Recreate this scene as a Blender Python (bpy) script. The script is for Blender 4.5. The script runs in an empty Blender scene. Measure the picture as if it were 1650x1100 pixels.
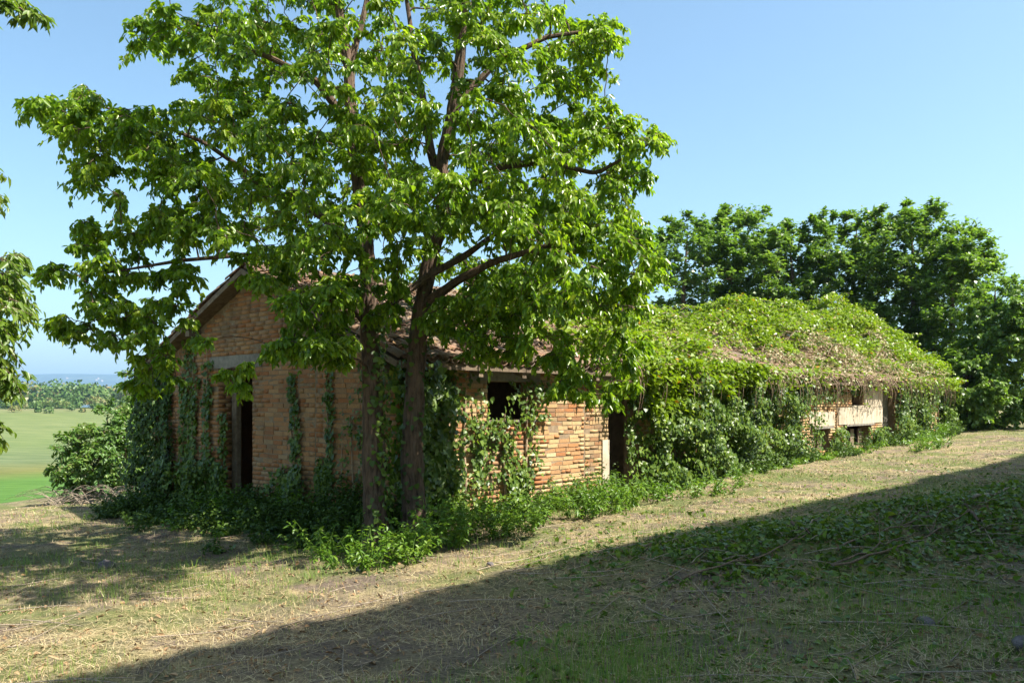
import bpy, math, random
import numpy as np

# ------------------------------------------------------------------ camera, sky, sun, exposure
SC = bpy.context.scene
COL = SC.collection
FPX = 1332.0            # focal length in pixels of the 1650 px wide photograph
EYE = 1.805             # eye height above the barn floor
cam_d = bpy.data.cameras.new('camera')
cam = bpy.data.objects.new('camera', cam_d)
COL.objects.link(cam)
cam_d.sensor_width = 36.0
cam_d.lens = FPX / 1650.0 * 36.0
cam_d.shift_y = 95.0 / 1650.0
cam_d.clip_start = 0.05
cam_d.clip_end = 30000.0
cam.location = (0, 0, EYE)
cam.rotation_euler = (math.radians(90), 0, 0)
SC.camera = cam

SUN_AZ = math.radians(-20.0)     # measured from +X towards +Y
SUN_EL = math.radians(54.0)
sun_vec = np.array([math.cos(SUN_AZ) * math.cos(SUN_EL), math.sin(SUN_AZ) * math.cos(SUN_EL), math.sin(SUN_EL)])

world = bpy.data.worlds.new('World')
SC.world = world
world.use_nodes = True
wn = world.node_tree
for n in list(wn.nodes):
    wn.nodes.remove(n)
wo = wn.nodes.new('ShaderNodeOutputWorld')
wb = wn.nodes.new('ShaderNodeBackground')
sky = wn.nodes.new('ShaderNodeTexSky')
sky.sky_type = 'NISHITA'
sky.sun_disc = False
sky.sun_elevation = SUN_EL
sky.sun_rotation = math.radians(90.0) - SUN_AZ
sky.altitude = 300
sky.air_density = 1.0
sky.dust_density = 2.6
sky.ozone_density = 2.6
wb.inputs['Strength'].default_value = 0.092
tint = wn.nodes.new('ShaderNodeMix'); tint.data_type = 'RGBA'; tint.blend_type = 'MULTIPLY'
tint.inputs[0].default_value = 1.0; tint.inputs[7].default_value = (0.95, 1.06, 0.97, 1)
wn.links.new(sky.outputs['Color'], tint.inputs[6])
wn.links.new(tint.outputs[2], wb.inputs['Color'])
wn.links.new(wb.outputs['Background'], wo.inputs['Surface'])

sun_d = bpy.data.lights.new('sun', 'SUN')
sun_d.energy = 4.8
sun_d.angle = math.radians(0.53)
sun_d.color = (1.0, 0.95, 0.86)
sun = bpy.data.objects.new('sun', sun_d)
COL.objects.link(sun)
from mathutils import Vector
sun.rotation_euler = Vector(sun_vec.tolist()).to_track_quat('Z', 'Y').to_euler()
sun.location = (30, -5, 40)

vs = SC.view_settings
vs.view_transform = 'Standard'
vs.look = 'None'
vs.exposure = 1.52
vs.gamma = 1.0
vs.use_curve_mapping = False
SC.cycles.use_denoising = True
SC.cycles.volume_bounces = 0
SC.cycles.max_bounces = 8

# ------------------------------------------------------------------ maths helpers
def rng_(seed):
    return np.random.default_rng(seed)

def Wp(px, py, D):
    """photo pixel at depth D -> world point"""
    return np.array([(px - 825.0) / FPX * D, D, EYE - (py - 645.0) / FPX * D])

def unit(v):
    n = np.linalg.norm(v, axis=-1, keepdims=True)
    return v / np.maximum(n, 1e-9)

def _h(ix, iy, seed):
    v = np.sin(ix * 127.1 + iy * 311.7 + seed * 74.7) * 43758.5453
    return v - np.floor(v)

def vnoise(x, y, seed=0):
    x = np.asarray(x, float); y = np.asarray(y, float)
    ix = np.floor(x); iy = np.floor(y)
    fx = x - ix; fy = y - iy
    fx = fx * fx * (3 - 2 * fx); fy = fy * fy * (3 - 2 * fy)
    a = _h(ix, iy, seed); b = _h(ix + 1, iy, seed); c = _h(ix, iy + 1, seed); d = _h(ix + 1, iy + 1, seed)
    return (a * (1 - fx) + b * fx) * (1 - fy) + (c * (1 - fx) + d * fx) * fy

def fbm(x, y, seed=0, octs=3):
    s = 0; a = 0.5; t = 0
    for o in range(octs):
        s = s + a * vnoise(x, y, seed + o * 13); t += a
        x = np.asarray(x) * 2.03 + 5.1; y = np.asarray(y) * 2.03 + 1.7; a *= 0.5
    return s / t

def sstep(a, b, x):
    t = np.clip((x - a) / (b - a), 0, 1)
    return t * t * (3 - 2 * t)

# barn frame: t along the long wall, w along the gable, z up
TH = math.radians(41.4)
LD = np.array([math.sin(TH), math.cos(TH)])
GD = np.array([-math.cos(TH), math.sin(TH)])
C0 = np.array([-1.553, 11.18])
BARN_ROT = math.radians(90) - TH
BL, BW, BH, BA = 26.7, 7.04, 2.35, 3.83     # length, width, eave height, apex height

def barn_w(X, Y):
    return (X - C0[0]) * GD[0] + (Y - C0[1]) * GD[1]
def barn_t(X, Y):
    return (X - C0[0]) * LD[0] + (Y - C0[1]) * LD[1]
def loc2w(t, w, z):
    t = np.asarray(t, float); w = np.asarray(w, float)
    return np.stack([C0[0] + t * LD[0] + w * GD[0], C0[1] + t * LD[1] + w * GD[1], np.asarray(z, float) + 0 * t], -1)

def ground(X, Y):
    X = np.asarray(X, float); Y = np.asarray(Y, float)
    z = 0.2 + 0.042 * np.clip(X, -20, 40) - 0.012 * np.clip(Y, -20, 60)
    w = barn_w(X, Y); t = barn_t(X, Y)
    z = z - 7.0 * sstep(8, 72, w) + 6.6 * sstep(125, 370, w) - 45 * sstep(480, 1600, w)
    z = z + sstep(40, 110, w) * (1 - sstep(500, 900, w)) * 3.2 * (fbm(X * 0.016 + 4, Y * 0.016, 33, 3) - 0.5)
    near = 1 - sstep(45, 90, np.hypot(X, Y))
    z = z + near * (0.14 * (fbm(X * 0.55, Y * 0.55, 3) - 0.5) + 0.085 * (fbm(X * 2.3, Y * 2.3, 7) - 0.5) + 0.035 * (fbm(X * 9, Y * 9, 11, 2) - 0.5))
    # heap of cuttings
    ax, ay, bx, by = 2.2, 8.1, 9.8, 12.3
    dx, dy = bx - ax, by - ay
    q = np.clip(((X - ax) * dx + (Y - ay) * dy) / (dx * dx + dy * dy), 0, 1)
    dist = np.hypot(X - ax - q * dx, Y - ay - q * dy)
    z = z + (0.12 + 0.24 * q) * np.exp(-(dist / 1.5) ** 2) * (0.6 + 0.8 * fbm(X * 1.3, Y * 1.3, 21))
    # flat floor in the barn
    inside = sstep(-0.4, 0.2, w) * sstep(-0.4, 0.2, BW - w) * sstep(-0.4, 0.2, t) * sstep(-0.4, 0.2, BL - t)
    return z * (1 - inside) + inside * np.clip(0.02 * t - 0.05, -0.05, 0.5)

# ------------------------------------------------------------------ scene helpers
def tag(o, label=None, cat=None, group=None, kind=None):
    if label: o['label'] = label
    if cat: o['category'] = cat
    if group: o['group'] = group
    if kind: o['kind'] = kind
    return o

def empty(name, loc=(0, 0, 0), rz=0.0, label=None, cat=None, group=None):
    o = bpy.data.objects.new(name, None)
    o.empty_display_size = 0.2
    COL.objects.link(o)
    o.location = loc; o.rotation_euler = (0, 0, rz)
    return tag(o, label, cat, group)

def link(name, me, parent=None, loc=None, rz=None):
    o = bpy.data.objects.new(name, me)
    COL.objects.link(o)
    if parent is not None: o.parent = parent
    if loc is not None: o.location = loc
    if rz is not None: o.rotation_euler = (0, 0, rz)
    return o

def np_mesh(name, V, F, material=None, rnd=None, smooth=False):
    """V (n,3); F (m,k) of equal size faces"""
    me = bpy.data.meshes.new(name)
    V = np.ascontiguousarray(V, dtype=np.float32); F = np.ascontiguousarray(F, dtype=np.int32)
    m, k = F.shape
    me.vertices.add(len(V)); me.vertices.foreach_set('co', V.ravel())
    me.loops.add(m * k); me.loops.foreach_set('vertex_index', F.ravel())
    me.polygons.add(m)
    me.polygons.foreach_set('loop_start', np.arange(0, m * k, k, dtype=np.int32))
    me.polygons.foreach_set('loop_total', np.full(m, k, dtype=np.int32))
    if smooth:
        me.polygons.foreach_set('use_smooth', np.ones(m, dtype=bool))
    me.update(calc_edges=True)
    if rnd is not None:
        at = me.attributes.new('rnd', 'FLOAT', 'FACE')
        at.data.foreach_set('value', np.ascontiguousarray(rnd, dtype=np.float32))
    if material is not None: me.materials.append(material)
    return me

class MB:
    """collects boxes / polygons into one mesh"""
    def __init__(s): s.v = []; s.f = []
    def poly(s, pts):
        b = len(s.v); s.v += [tuple(p) for p in pts]; s.f.append(tuple(range(b, b + len(pts))))
    def box(s, a, b):
        x0, y0, z0 = a; x1, y1, z1 = b
        i = len(s.v)
        s.v += [(x0, y0, z0), (x1, y0, z0), (x1, y1, z0), (x0, y1, z0), (x0, y0, z1), (x1, y0, z1), (x1, y1, z1), (x0, y1, z1)]
        for q in ((0, 3, 2, 1), (4, 5, 6, 7), (0, 1, 5, 4), (1, 2, 6, 5), (2, 3, 7, 6), (3, 0, 4, 7)):
            s.f.append(tuple(i + k for k in q))
    def hexa(s, p):
        i = len(s.v); s.v += [tuple(q) for q in p]
        for q in ((0, 3, 2, 1), (4, 5, 6, 7), (0, 1, 5, 4), (1, 2, 6, 5), (2, 3, 7, 6), (3, 0, 4, 7)):
            s.f.append(tuple(i + k for k in q))
    def mesh(s, name, material=None):
        me = bpy.data.meshes.new(name); me.from_pydata(s.v, [], s.f); me.update()
        if material is not None: me.materials.append(material)
        return me
    def build(s, name, material, parent=None, **kw):
        return link(name, s.mesh(name, material), parent, **kw)

def tubes(P, R, sides=5):
    """P (n,k,3) centre lines, R (n,k) radii -> V,F (quads)"""
    P = np.asarray(P, float); R = np.asarray(R, float)
    n, k, _ = P.shape
    T = np.gradient(P, axis=1); T = unit(T)
    ref = np.zeros_like(T); ref[..., 0] = 0.31; ref[..., 1] = 0.87; ref[..., 2] = 0.2
    par = np.abs((T * unit(ref)).sum(-1)) > 0.93
    ref[par] = (0.9, -0.3, 0.1)
    U = unit(np.cross(T, ref)); Vv = np.cross(T, U)
    a = np.arange(sides) / sides * 2 * math.pi
    ring = P[:, :, None, :] + R[:, :, None, None] * (np.cos(a)[None, None, :, None] * U[:, :, None, :] + np.sin(a)[None, None, :, None] * Vv[:, :, None, :])
    V = ring.reshape(-1, 3)
    i = np.arange(n)[:, None, None] * (k * sides) + np.arange(k - 1)[None, :, None] * sides + np.arange(sides)[None, None, :]
    j = np.arange(n)[:, None, None] * (k * sides) + np.arange(k - 1)[None, :, None] * sides + ((np.arange(sides) + 1) % sides)[None, None, :]
    F = np.stack([i, j, j + sides, i + sides], -1).reshape(-1, 4)
    return V, F

def merge(parts):
    Vs, Fs = [], []; b = 0
    for V, F in parts:
        Vs.append(V); Fs.append(F + b); b += len(V)
    return np.concatenate(Vs), np.concatenate(Fs)

SHAPES = {
    'ovate': ((0.30, 0.50), (0.68, 0.40)),
    'lance': ((0.30, 0.46), (0.66, 0.34)),
    'ivy': ((0.10, 0.56), (0.55, 0.42)),
    'far': ((0.45, 0.56), (0.68, 0.40)),
    'farivy': ((0.30, 0.60), (0.68, 0.40)),
    'round': ((0.22, 0.52), (0.74, 0.48)),
}
def leaves(P, D, N, L, Wd, rnd, shape='ovate', fold=0.25, droop=0.25):
    """leaf blades: 6 verts / 2 folded quads each"""
    n = len(P)
    D = unit(D); S = unit(np.cross(D, N)); U = np.cross(S, D)
    L = np.broadcast_to(L, (n,))[:, None]; Wd = np.broadcast_to(Wd, (n,))[:, None]
    (a1, b1), (a2, b2) = SHAPES[shape]
    def pt(a, b):
        up = fold * abs(b) * Wd - droop * a * a * L
        return P + D * (a * L) + S * (b * Wd) + U * up
    if shape in ('far', 'farivy'):      # small leaves seen from afar: one folded quad
        V = np.stack([pt(0, 0), pt(a1, b1), pt(1, 0), pt(a1, -b1)], 1).reshape(-1, 3)
        return V, (np.arange(n) * 4)[:, None] + np.arange(4)[None], rnd
    V = np.stack([pt(0, 0), pt(a1, b1), pt(a2, b2), pt(1, 0), pt(a2, -b2), pt(a1, -b1)], 1).reshape(-1, 3)
    b = (np.arange(n) * 6)[:, None]
    F = np.concatenate([b + np.array([[0, 1, 2, 3]]), b + np.array([[0, 3, 4, 5]])], 1).reshape(-1, 4)
    return V, F, np.repeat(rnd, 2)

def leaf_obj(name, parts, material, parent=None, **kw):
    """parts: list of (V,F,rnd)"""
    V, F = merge([(p[0], p[1]) for p in parts])
    r = np.concatenate([p[2] for p in parts])
    return link(name, np_mesh(name, V, F, material, r), parent, **kw)

# ------------------------------------------------------------------ materials
def new_mat(name):
    m = bpy.data.materials.new(name); m.use_nodes = True
    nt = m.node_tree
    return m, nt, nt.nodes['Principled BSDF'], nt.nodes['Material Output']

def ramp(nt, stops, fac=None, interp='LINEAR'):
    r = nt.nodes.new('ShaderNodeValToRGB'); cr = r.color_ramp; cr.interpolation = interp
    while len(cr.elements) < len(stops): cr.elements.new(0.5)
    for e, (p, c) in zip(cr.elements, stops):
        e.position = p; e.color = (*c, 1) if len(c) == 3 else c
    if fac is not None: nt.links.new(fac, r.inputs[0])
    return r

def noise(nt, scale, detail=4, rough=0.55, vec=None, dist=0.0):
    n = nt.nodes.new('ShaderNodeTexNoise')
    n.inputs['Scale'].default_value = scale; n.inputs['Detail'].default_value = detail
    n.inputs['Roughness'].default_value = rough; n.inputs['Distortion'].default_value = dist
    if vec is not None: nt.links.new(vec, n.inputs['Vector'])
    return n

def mixc(nt, fac, a, b, mode='MIX'):
    m = nt.nodes.new('ShaderNodeMix'); m.data_type = 'RGBA'; m.blend_type = mode
    def put(idx, v):
        s = m.inputs[idx]
        if hasattr(v, 'is_linked'): nt.links.new(v, s)
        elif isinstance(v, (int, float)): s.default_value = v
        else: s.default_value = (*v, 1)
    put(0, fac); put(6, a); put(7, b)
    return m.outputs[2]

def math_(nt, op, a, b=0.0, clamp=False):
    m = nt.nodes.new('ShaderNodeMath'); m.operation = op; m.use_clamp = clamp
    for i, v in enumerate((a, b)):
        if hasattr(v, 'is_linked'): nt.links.new(v, m.inputs[i])
        else: m.inputs[i].default_value = v
    return m.outputs[0]

def bump(nt, bsdf, height, strength=0.5, dist=0.02):
    b = nt.nodes.new('ShaderNodeBump'); b.inputs['Strength'].default_value = strength; b.inputs['Distance'].default_value = dist
    nt.links.new(height, b.inputs['Height']); nt.links.new(b.outputs[0], bsdf.inputs['Normal'])

def pos(nt):
    return nt.nodes.new('ShaderNodeNewGeometry').outputs['Position']

def leaf_mat(name, stops, rough=0.42, trans=0.32, tcol=(1.5, 1.6, 0.7), spec=0.5):
    m, nt, bs, out = new_mat(name)
    at = nt.nodes.new('ShaderNodeAttribute'); at.attribute_name = 'rnd'
    nz = noise(nt, 1.1, 2, vec=pos(nt))
    f = math_(nt, 'ADD', math_(nt, 'MULTIPLY', at.outputs['Fac'], 0.75), math_(nt, 'MULTIPLY', nz.outputs['Fac'], 0.30))
    r = ramp(nt, stops, f)
    nt.links.new(r.outputs[0], bs.inputs['Base Color'])
    bs.inputs['Roughness'].default_value = rough
    bs.inputs['Specular IOR Level'].default_value = spec
    tr = nt.nodes.new('ShaderNodeBsdfTranslucent')
    tc = mixc(nt, 1.0, r.outputs[0], tcol, 'MULTIPLY')
    nt.links.new(tc, tr.inputs['Color'])
    mx = nt.nodes.new('ShaderNodeMixShader'); mx.inputs[0].default_value = trans
    nt.links.new(bs.outputs[0], mx.inputs[1]); nt.links.new(tr.outputs[0], mx.inputs[2])
    nt.links.new(mx.outputs[0], out.inputs['Surface'])
    return m

M = {}
M['leaf'] = leaf_mat('tree_leaf', [(0.0, (0.052, 0.118, 0.010)), (0.4, (0.125, 0.220, 0.014)), (0.75, (0.215, 0.305, 0.018)), (0.95, (0.32, 0.36, 0.035)), (1.0, (0.38, 0.28, 0.05))], rough=0.30, trans=0.52)
M['leaf_far'] = leaf_mat('far_tree_leaf', [(0.0, (0.052, 0.105, 0.018)), (0.5, (0.110, 0.195, 0.030)), (1.0, (0.21, 0.29, 0.045))], rough=0.40, trans=0.44)
M['leaf_shrub'] = leaf_mat('shrub_leaf', [(0.0, (0.045, 0.10, 0.02)), (0.6, (0.095, 0.18, 0.03)), (1.0, (0.19, 0.24, 0.05))], trans=0.34)
M['leaf_edge'] = leaf_mat('edge_tree_leaf', [(0.0, (0.06, 0.12, 0.012)), (0.6, (0.12, 0.19, 0.02)), (1.0, (0.21, 0.24, 0.03))], trans=0.42)
M['ivy'] = leaf_mat('ivy_leaf', [(0.0, (0.036, 0.074, 0.010)), (0.5, (0.082, 0.142, 0.016)), (0.88, (0.165, 0.230, 0.028)), (1.0, (0.28, 0.23, 0.04))], rough=0.42, trans=0.30, spec=0.4)
M['dark_ivy'] = leaf_mat('dark_ivy_leaf', [(0.0, (0.026, 0.052, 0.008)), (0.6, (0.052, 0.098, 0.013)), (1.0, (0.10, 0.16, 0.022))], rough=0.5, trans=0.2, spec=0.3)
M['creeper'] = leaf_mat('creeper_leaf', [(0.0, (0.085, 0.150, 0.008)), (0.55, (0.175, 0.255, 0.010)), (0.93, (0.27, 0.32, 0.018)), (1.0, (0.42, 0.20, 0.02))], trans=0.38)
M['dead_leaf'] = leaf_mat('dead_leaf', [(0.0, (0.20, 0.155, 0.08)), (0.5, (0.42, 0.345, 0.20)), (1.0, (0.58, 0.51, 0.35))], rough=0.7, trans=0.2, tcol=(1.2, 1.1, 0.9), spec=0.2)
M['litter'] = leaf_mat('leaf_litter', [(0.0, (0.13, 0.07, 0.03)), (0.5, (0.26, 0.16, 0.08)), (1.0, (0.40, 0.28, 0.16))], rough=0.75, trans=0.1, tcol=(1.1, 1, 0.9), spec=0.2)
M['weed'] = leaf_mat('weed_leaf', [(0.0, (0.055, 0.13, 0.012)), (0.5, (0.105, 0.20, 0.018)), (1.0, (0.19, 0.27, 0.035))], trans=0.38)
M['grass'] = leaf_mat('green_grass', [(0.0, (0.065, 0.14, 0.014)), (0.5, (0.125, 0.225, 0.022)), (1.0, (0.25, 0.27, 0.07))], rough=0.5, trans=0.3, spec=0.3)
M['straw'] = leaf_mat('dry_straw', [(0.0, (0.20, 0.14, 0.07)), (0.45, (0.38, 0.29, 0.145)), (0.8, (0.50, 0.41, 0.23)), (1.0, (0.58, 0.50, 0.34))], rough=0.7, trans=0.12, tcol=(1.1, 1.05, 0.9), spec=0.2)

def bark_mat(name, c1, c2, scale=1.0, lichen=None):
    m, nt, bs, out = new_mat(name)
    p = pos(nt)
    mp = nt.nodes.new('ShaderNodeMapping'); nt.links.new(p, mp.inputs[0])
    mp.inputs['Scale'].default_value = (1, 1, 0.22)
    n1 = noise(nt, 26 * scale, 5, 0.65, mp.outputs[0], 0.6)
    n2 = noise(nt, 5, 3, vec=p)
    f = math_(nt, 'ADD', math_(nt, 'MULTIPLY', n1.outputs['Fac'], 1.1), math_(nt, 'MULTIPLY', n2.outputs['Fac'], 0.35))
    r = ramp(nt, [(0.45, c1), (0.72, c2), (0.95, tuple(min(1, c * 1.5) for c in c2))], f)
    col = r.outputs[0]
    if lichen:
        l = ramp(nt, [(0.55, (0, 0, 0)), (0.72, (1, 1, 1))], noise(nt, 9, 4, vec=p).outputs['Fac'])
        col = mixc(nt, l.outputs[0], col, lichen)
    nt.links.new(col, bs.inputs['Base Color'])
    bs.inputs['Roughness'].default_value = 0.9; bs.inputs['Specular IOR Level'].default_value = 0.2
    bump(nt, bs, n1.outputs['Fac'], 1.0, 0.03)
    return m
M['bark'] = bark_mat('tree_bark', (0.016, 0.011, 0.009), (0.115, 0.076, 0.052), 1.0, (0.105, 0.09, 0.06))
M['twig'] = bark_mat('twig_bark', (0.07, 0.047, 0.032), (0.20, 0.14, 0.095), 2.0)
M['dead_wood'] = bark_mat('dead_wood', (0.13, 0.10, 0.075), (0.34, 0.27, 0.20), 2.0)
M['vine_wood'] = bark_mat('vine_wood', (0.12, 0.08, 0.05), (0.36, 0.26, 0.17), 2.0)

def brick_mat(name, stops):
    m, nt, bs, out = new_mat(name)
    at = nt.nodes.new('ShaderNodeAttribute'); at.attribute_name = 'rnd'
    oi = nt.nodes.new('ShaderNodeObjectInfo')
    f = math_(nt, 'FRACT', math_(nt, 'ADD', at.outputs['Fac'], oi.outputs['Random']))
    r = ramp(nt, stops, f, 'LINEAR')
    p = pos(nt)
    n1 = noise(nt, 55, 5, 0.7, p); n2 = noise(nt, 1.6, 4, 0.6, p); n3 = noise(nt, 14, 3, 0.6, p)
    v = ramp(nt, [(0.3, (0.62, 0.60, 0.58)), (0.65, (1.12, 1.1, 1.06))], n1.outputs['Fac'])
    c = mixc(nt, 0.8, r.outputs[0], v.outputs[0], 'MULTIPLY')
    grime = ramp(nt, [(0.50, (0, 0, 0)), (0.68, (1, 1, 1))], n2.outputs['Fac'])
    c = mixc(nt, math_(nt, 'MULTIPLY', grime.outputs[0], 0.55), c, (0.13, 0.10, 0.065))
    lich = ramp(nt, [(0.60, (0, 0, 0)), (0.70, (1, 1, 1))], n3.outputs['Fac'])
    c = mixc(nt, math_(nt, 'MULTIPLY', lich.outputs[0], 0.35), c, (0.36, 0.31, 0.23))
    nt.links.new(c, bs.inputs['Base Color'])
    bs.inputs['Roughness'].default_value = 0.93; bs.inputs['Specular IOR Level'].default_value = 0.15
    bump(nt, bs, n1.outputs['Fac'], 0.8, 0.008)
    return m
BR = [(0.0, (0.32, 0.130, 0.054)), (0.2, (0.41, 0.195, 0.082)), (0.4, (0.35, 0.195, 0.096)), (0.6, (0.43, 0.250, 0.120)), (0.75, (0.34, 0.140, 0.058)), (0.88, (0.39, 0.250, 0.135)), (1.0, (0.27, 0.145, 0.076))]
M['brick'] = brick_mat('old_brick', BR)
M['pale_sunlit_brick'] = brick_mat('pale_sunlit_brick', [(0.0, (0.46, 0.31, 0.155)), (0.4, (0.50, 0.36, 0.19)), (0.75, (0.46, 0.27, 0.125)), (1.0, (0.53, 0.41, 0.24))])
M['tile'] = brick_mat('roof_tile', [(0.0, (0.14, 0.095, 0.072)), (0.25, (0.27, 0.155, 0.105)), (0.5, (0.19, 0.145, 0.112)), (0.75, (0.31, 0.20, 0.135)), (1.0, (0.15, 0.125, 0.105))])

def rough_mat(name, c1, c2, scale=8, b=0.5, rough=0.92, big=None):
    m, nt, bs, out = new_mat(name)
    p = pos(nt)
    n1 = noise(nt, scale, 6, 0.65, p); n2 = noise(nt, 1.2, 3, 0.5, p)
    f = math_(nt, 'ADD', math_(nt, 'MULTIPLY', n1.outputs['Fac'], 0.7), math_(nt, 'MULTIPLY', n2.outputs['Fac'], 0.3))
    r = ramp(nt, [(0.34, c1), (0.66, c2)], f)
    nt.links.new(r.outputs[0], bs.inputs['Base Color'])
    bs.inputs['Roughness'].default_value = rough; bs.inputs['Specular IOR Level'].default_value = 0.2
    bump(nt, bs, noise(nt, scale * 5, 4, 0.6, p).outputs['Fac'], b, 0.01)
    return m
M['mortar'] = rough_mat('mortar', (0.15, 0.105, 0.065), (0.30, 0.22, 0.14), 12)
M['concrete'] = rough_mat('weathered_concrete', (0.13, 0.115, 0.092), (0.29, 0.26, 0.215), 9)
M['plaster'] = rough_mat('old_plaster', (0.36, 0.29, 0.20), (0.56, 0.47, 0.35), 4)
M['bounce_plaster'] = rough_mat('pale_bounce_plaster', (0.62, 0.56, 0.47), (0.78, 0.73, 0.65), 3)  # paleness chosen so the unseen farmhouse front throws light onto shaded ground
M['old_wood'] = rough_mat('old_wood', (0.09, 0.065, 0.045), (0.24, 0.18, 0.12), 12)
M['stone'] = rough_mat('field_stone', (0.06, 0.05, 0.05), (0.20, 0.17, 0.165), 22, 1.0)
M['floor'] = rough_mat('earth_floor', (0.05, 0.04, 0.03), (0.11, 0.085, 0.06), 6)
M['glass'] = rough_mat('dark_glass', (0.02, 0.025, 0.03), (0.03, 0.035, 0.04), 3, 0.0, 0.08)

# ------------------------------------------------------------------ ground
def ground_mat():
    m, nt, bs, out = new_mat('ground')
    p = pos(nt)
    sep = nt.nodes.new('ShaderNodeSeparateXYZ'); nt.links.new(p, sep.inputs[0])
    w = math_(nt, 'ADD', math_(nt, 'ADD', math_(nt, 'MULTIPLY', sep.outputs[0], GD[0]), math_(nt, 'MULTIPLY', sep.outputs[1], GD[1])), -(C0[0] * GD[0] + C0[1] * GD[1]))
    n_big = noise(nt, 0.55, 4, 0.6, p); n_mid = noise(nt, 3.2, 5, 0.65, p); n_fine = noise(nt, 38, 5, 0.7, p); n_mm = noise(nt, 160, 3, 0.6, p)
    soil = ramp(nt, [(0.3, (0.075, 0.055, 0.041)), (0.7, (0.235, 0.18, 0.135))], n_fine.outputs['Fac'])
    strw = ramp(nt, [(0.3, (0.18, 0.135, 0.07)), (0.5, (0.34, 0.265, 0.14)), (0.72, (0.47, 0.385, 0.22))], n_fine.outputs['Fac'])
    grn = ramp(nt, [(0.3, (0.06, 0.09, 0.02)), (0.7, (0.15, 0.185, 0.05))], n_fine.outputs['Fac'])
    f1 = ramp(nt, [(0.45, (0, 0, 0)), (0.60, (1, 1, 1))], math_(nt, 'ADD', math_(nt, 'MULTIPLY', n_mid.outputs['Fac'], 0.65), math_(nt, 'MULTIPLY', n_big.outputs['Fac'], 0.35)))
    c = mixc(nt, f1.outputs[0], soil.outputs[0], strw.outputs[0])
    # worn bare earth where people pass in front of the house
    ex = math_(nt, 'DIVIDE', math_(nt, 'ADD', sep.outputs[0], 0.9), 1.9); ey = math_(nt, 'DIVIDE', math_(nt, 'SUBTRACT', sep.outputs[1], 6.3), 1.5)
    er = math_(nt, 'ADD', math_(nt, 'ADD', math_(nt, 'MULTIPLY', ex, ex), math_(nt, 'MULTIPLY', ey, ey)), math_(nt, 'MULTIPLY', n_mid.outputs['Fac'], 0.9))
    em = ramp(nt, [(0.35, (1, 1, 1)), (1.0, (0, 0, 0))], math_(nt, 'MULTIPLY', er, 0.6))
    c = mixc(nt, math_(nt, 'MULTIPLY', em.outputs[0], 0.75), c, soil.outputs[0])
    n_g = noise(nt, 0.9, 4, 0.6, p, 0.3)
    f2 = ramp(nt, [(0.42, (0, 0, 0)), (0.58, (1, 1, 1))], n_g.outputs['Fac'])
    c = mixc(nt, math_(nt, 'MULTIPLY', math_(nt, 'MULTIPLY', f2.outputs[0], 0.75), math_(nt, 'SUBTRACT', 1.0, em.outputs[0])), c, grn.outputs[0])
    # distant fields beside the barn, banded by distance
    wn_ = math_(nt, 'ADD', w, math_(nt, 'MULTIPLY', math_(nt, 'SUBTRACT', noise(nt, 0.03, 3, 0.5, p).outputs['Fac'], 0.5), 14.0))
    fr = ramp(nt, [(0.0, (0.30, 0.25, 0.13)), (0.036, (0.36, 0.33, 0.20)), (0.175, (0.36, 0.36, 0.20)), (0.195, (0.15, 0.29, 0.07)), (0.30, (0.17, 0.30, 0.075)), (0.325, (0.30, 0.27, 0.11)), (0.37, (0.25, 0.28, 0.17)), (0.46, (0.27, 0.31, 0.15)), (0.60, (0.31, 0.33, 0.17)), (0.75, (0.28, 0.31, 0.14)), (0.88, (0.37, 0.33, 0.20)), (0.95, (0.30, 0.28, 0.14)), (1.0, (0.10, 0.14, 0.05))], math_(nt, 'DIVIDE', wn_, 400.0))
    mpx = nt.nodes.new('ShaderNodeMapping'); nt.links.new(p, mpx.inputs[0]); mpx.inputs['Scale'].default_value = (0.05, 0.22, 0.2); mpx.inputs['Rotation'].default_value = (0, 0, 0.25)
    nf = noise(nt, 2.2, 5, 0.65, mpx.outputs[0])
    fv = ramp(nt, [(0.32, (0.62, 0.72, 0.6)), (0.68, (1.28, 1.18, 1.2))], nf.outputs['Fac'])
    far = mixc(nt, 1.0, mixc(nt, 0.9, fr.outputs[0], fv.outputs[0], 'MULTIPLY'), (0.40, 0.45, 0.34), 'MULTIPLY')
    fm = ramp(nt, [(0.0, (0, 0, 0)), (1.0, (1, 1, 1))], math_(nt, 'DIVIDE', math_(nt, 'SUBTRACT', w, 10.0), 12.0, True))
    c = mixc(nt, fm.outputs[0], c, far)
    nt.links.new(c, bs.inputs['Base Color'])
    bs.inputs['Roughness'].default_value = 0.95; bs.inputs['Specular IOR Level'].default_value = 0.1
    h = math_(nt, 'ADD', n_fine.outputs['Fac'], math_(nt, 'MULTIPLY', n_mm.outputs['Fac'], 0.5))
    bump(nt, bs, h, 0.9, 0.03)
    return m

def axis(lo, a, b, hi, step, r0):
    mid = np.arange(a, b, step)
    up = []; v = b; s = step
    while v < hi:
        up.append(v); s *= r0; v += s
    up.append(hi)
    dn = []; v = a; s = step
    while v > lo:
        s *= r0; v -= s; dn.append(max(v, lo))
    return np.array(dn[::-1] + mid.tolist() + up)
gx = axis(-9500, -11, 14, 9500, 0.10, 1.22)
gy = axis(-300, 3.2, 26, 9500, 0.10, 1.22)
XX, YY = np.meshgrid(gx, gy)
ZZ = ground(XX, YY)
nx, ny = len(gx), len(gy)
ii = (np.arange(ny - 1)[:, None] * nx + np.arange(nx - 1)[None, :]).ravel()
GF = np.stack([ii, ii + 1, ii + nx + 1, ii + nx], -1)
g = link('ground', np_mesh('ground', np.stack([XX, YY, ZZ], -1).reshape(-1, 3), GF, ground_mat(), smooth=True))
tag(g, 'dry mown ground falling away to green fields', None, None, 'structure')

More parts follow.
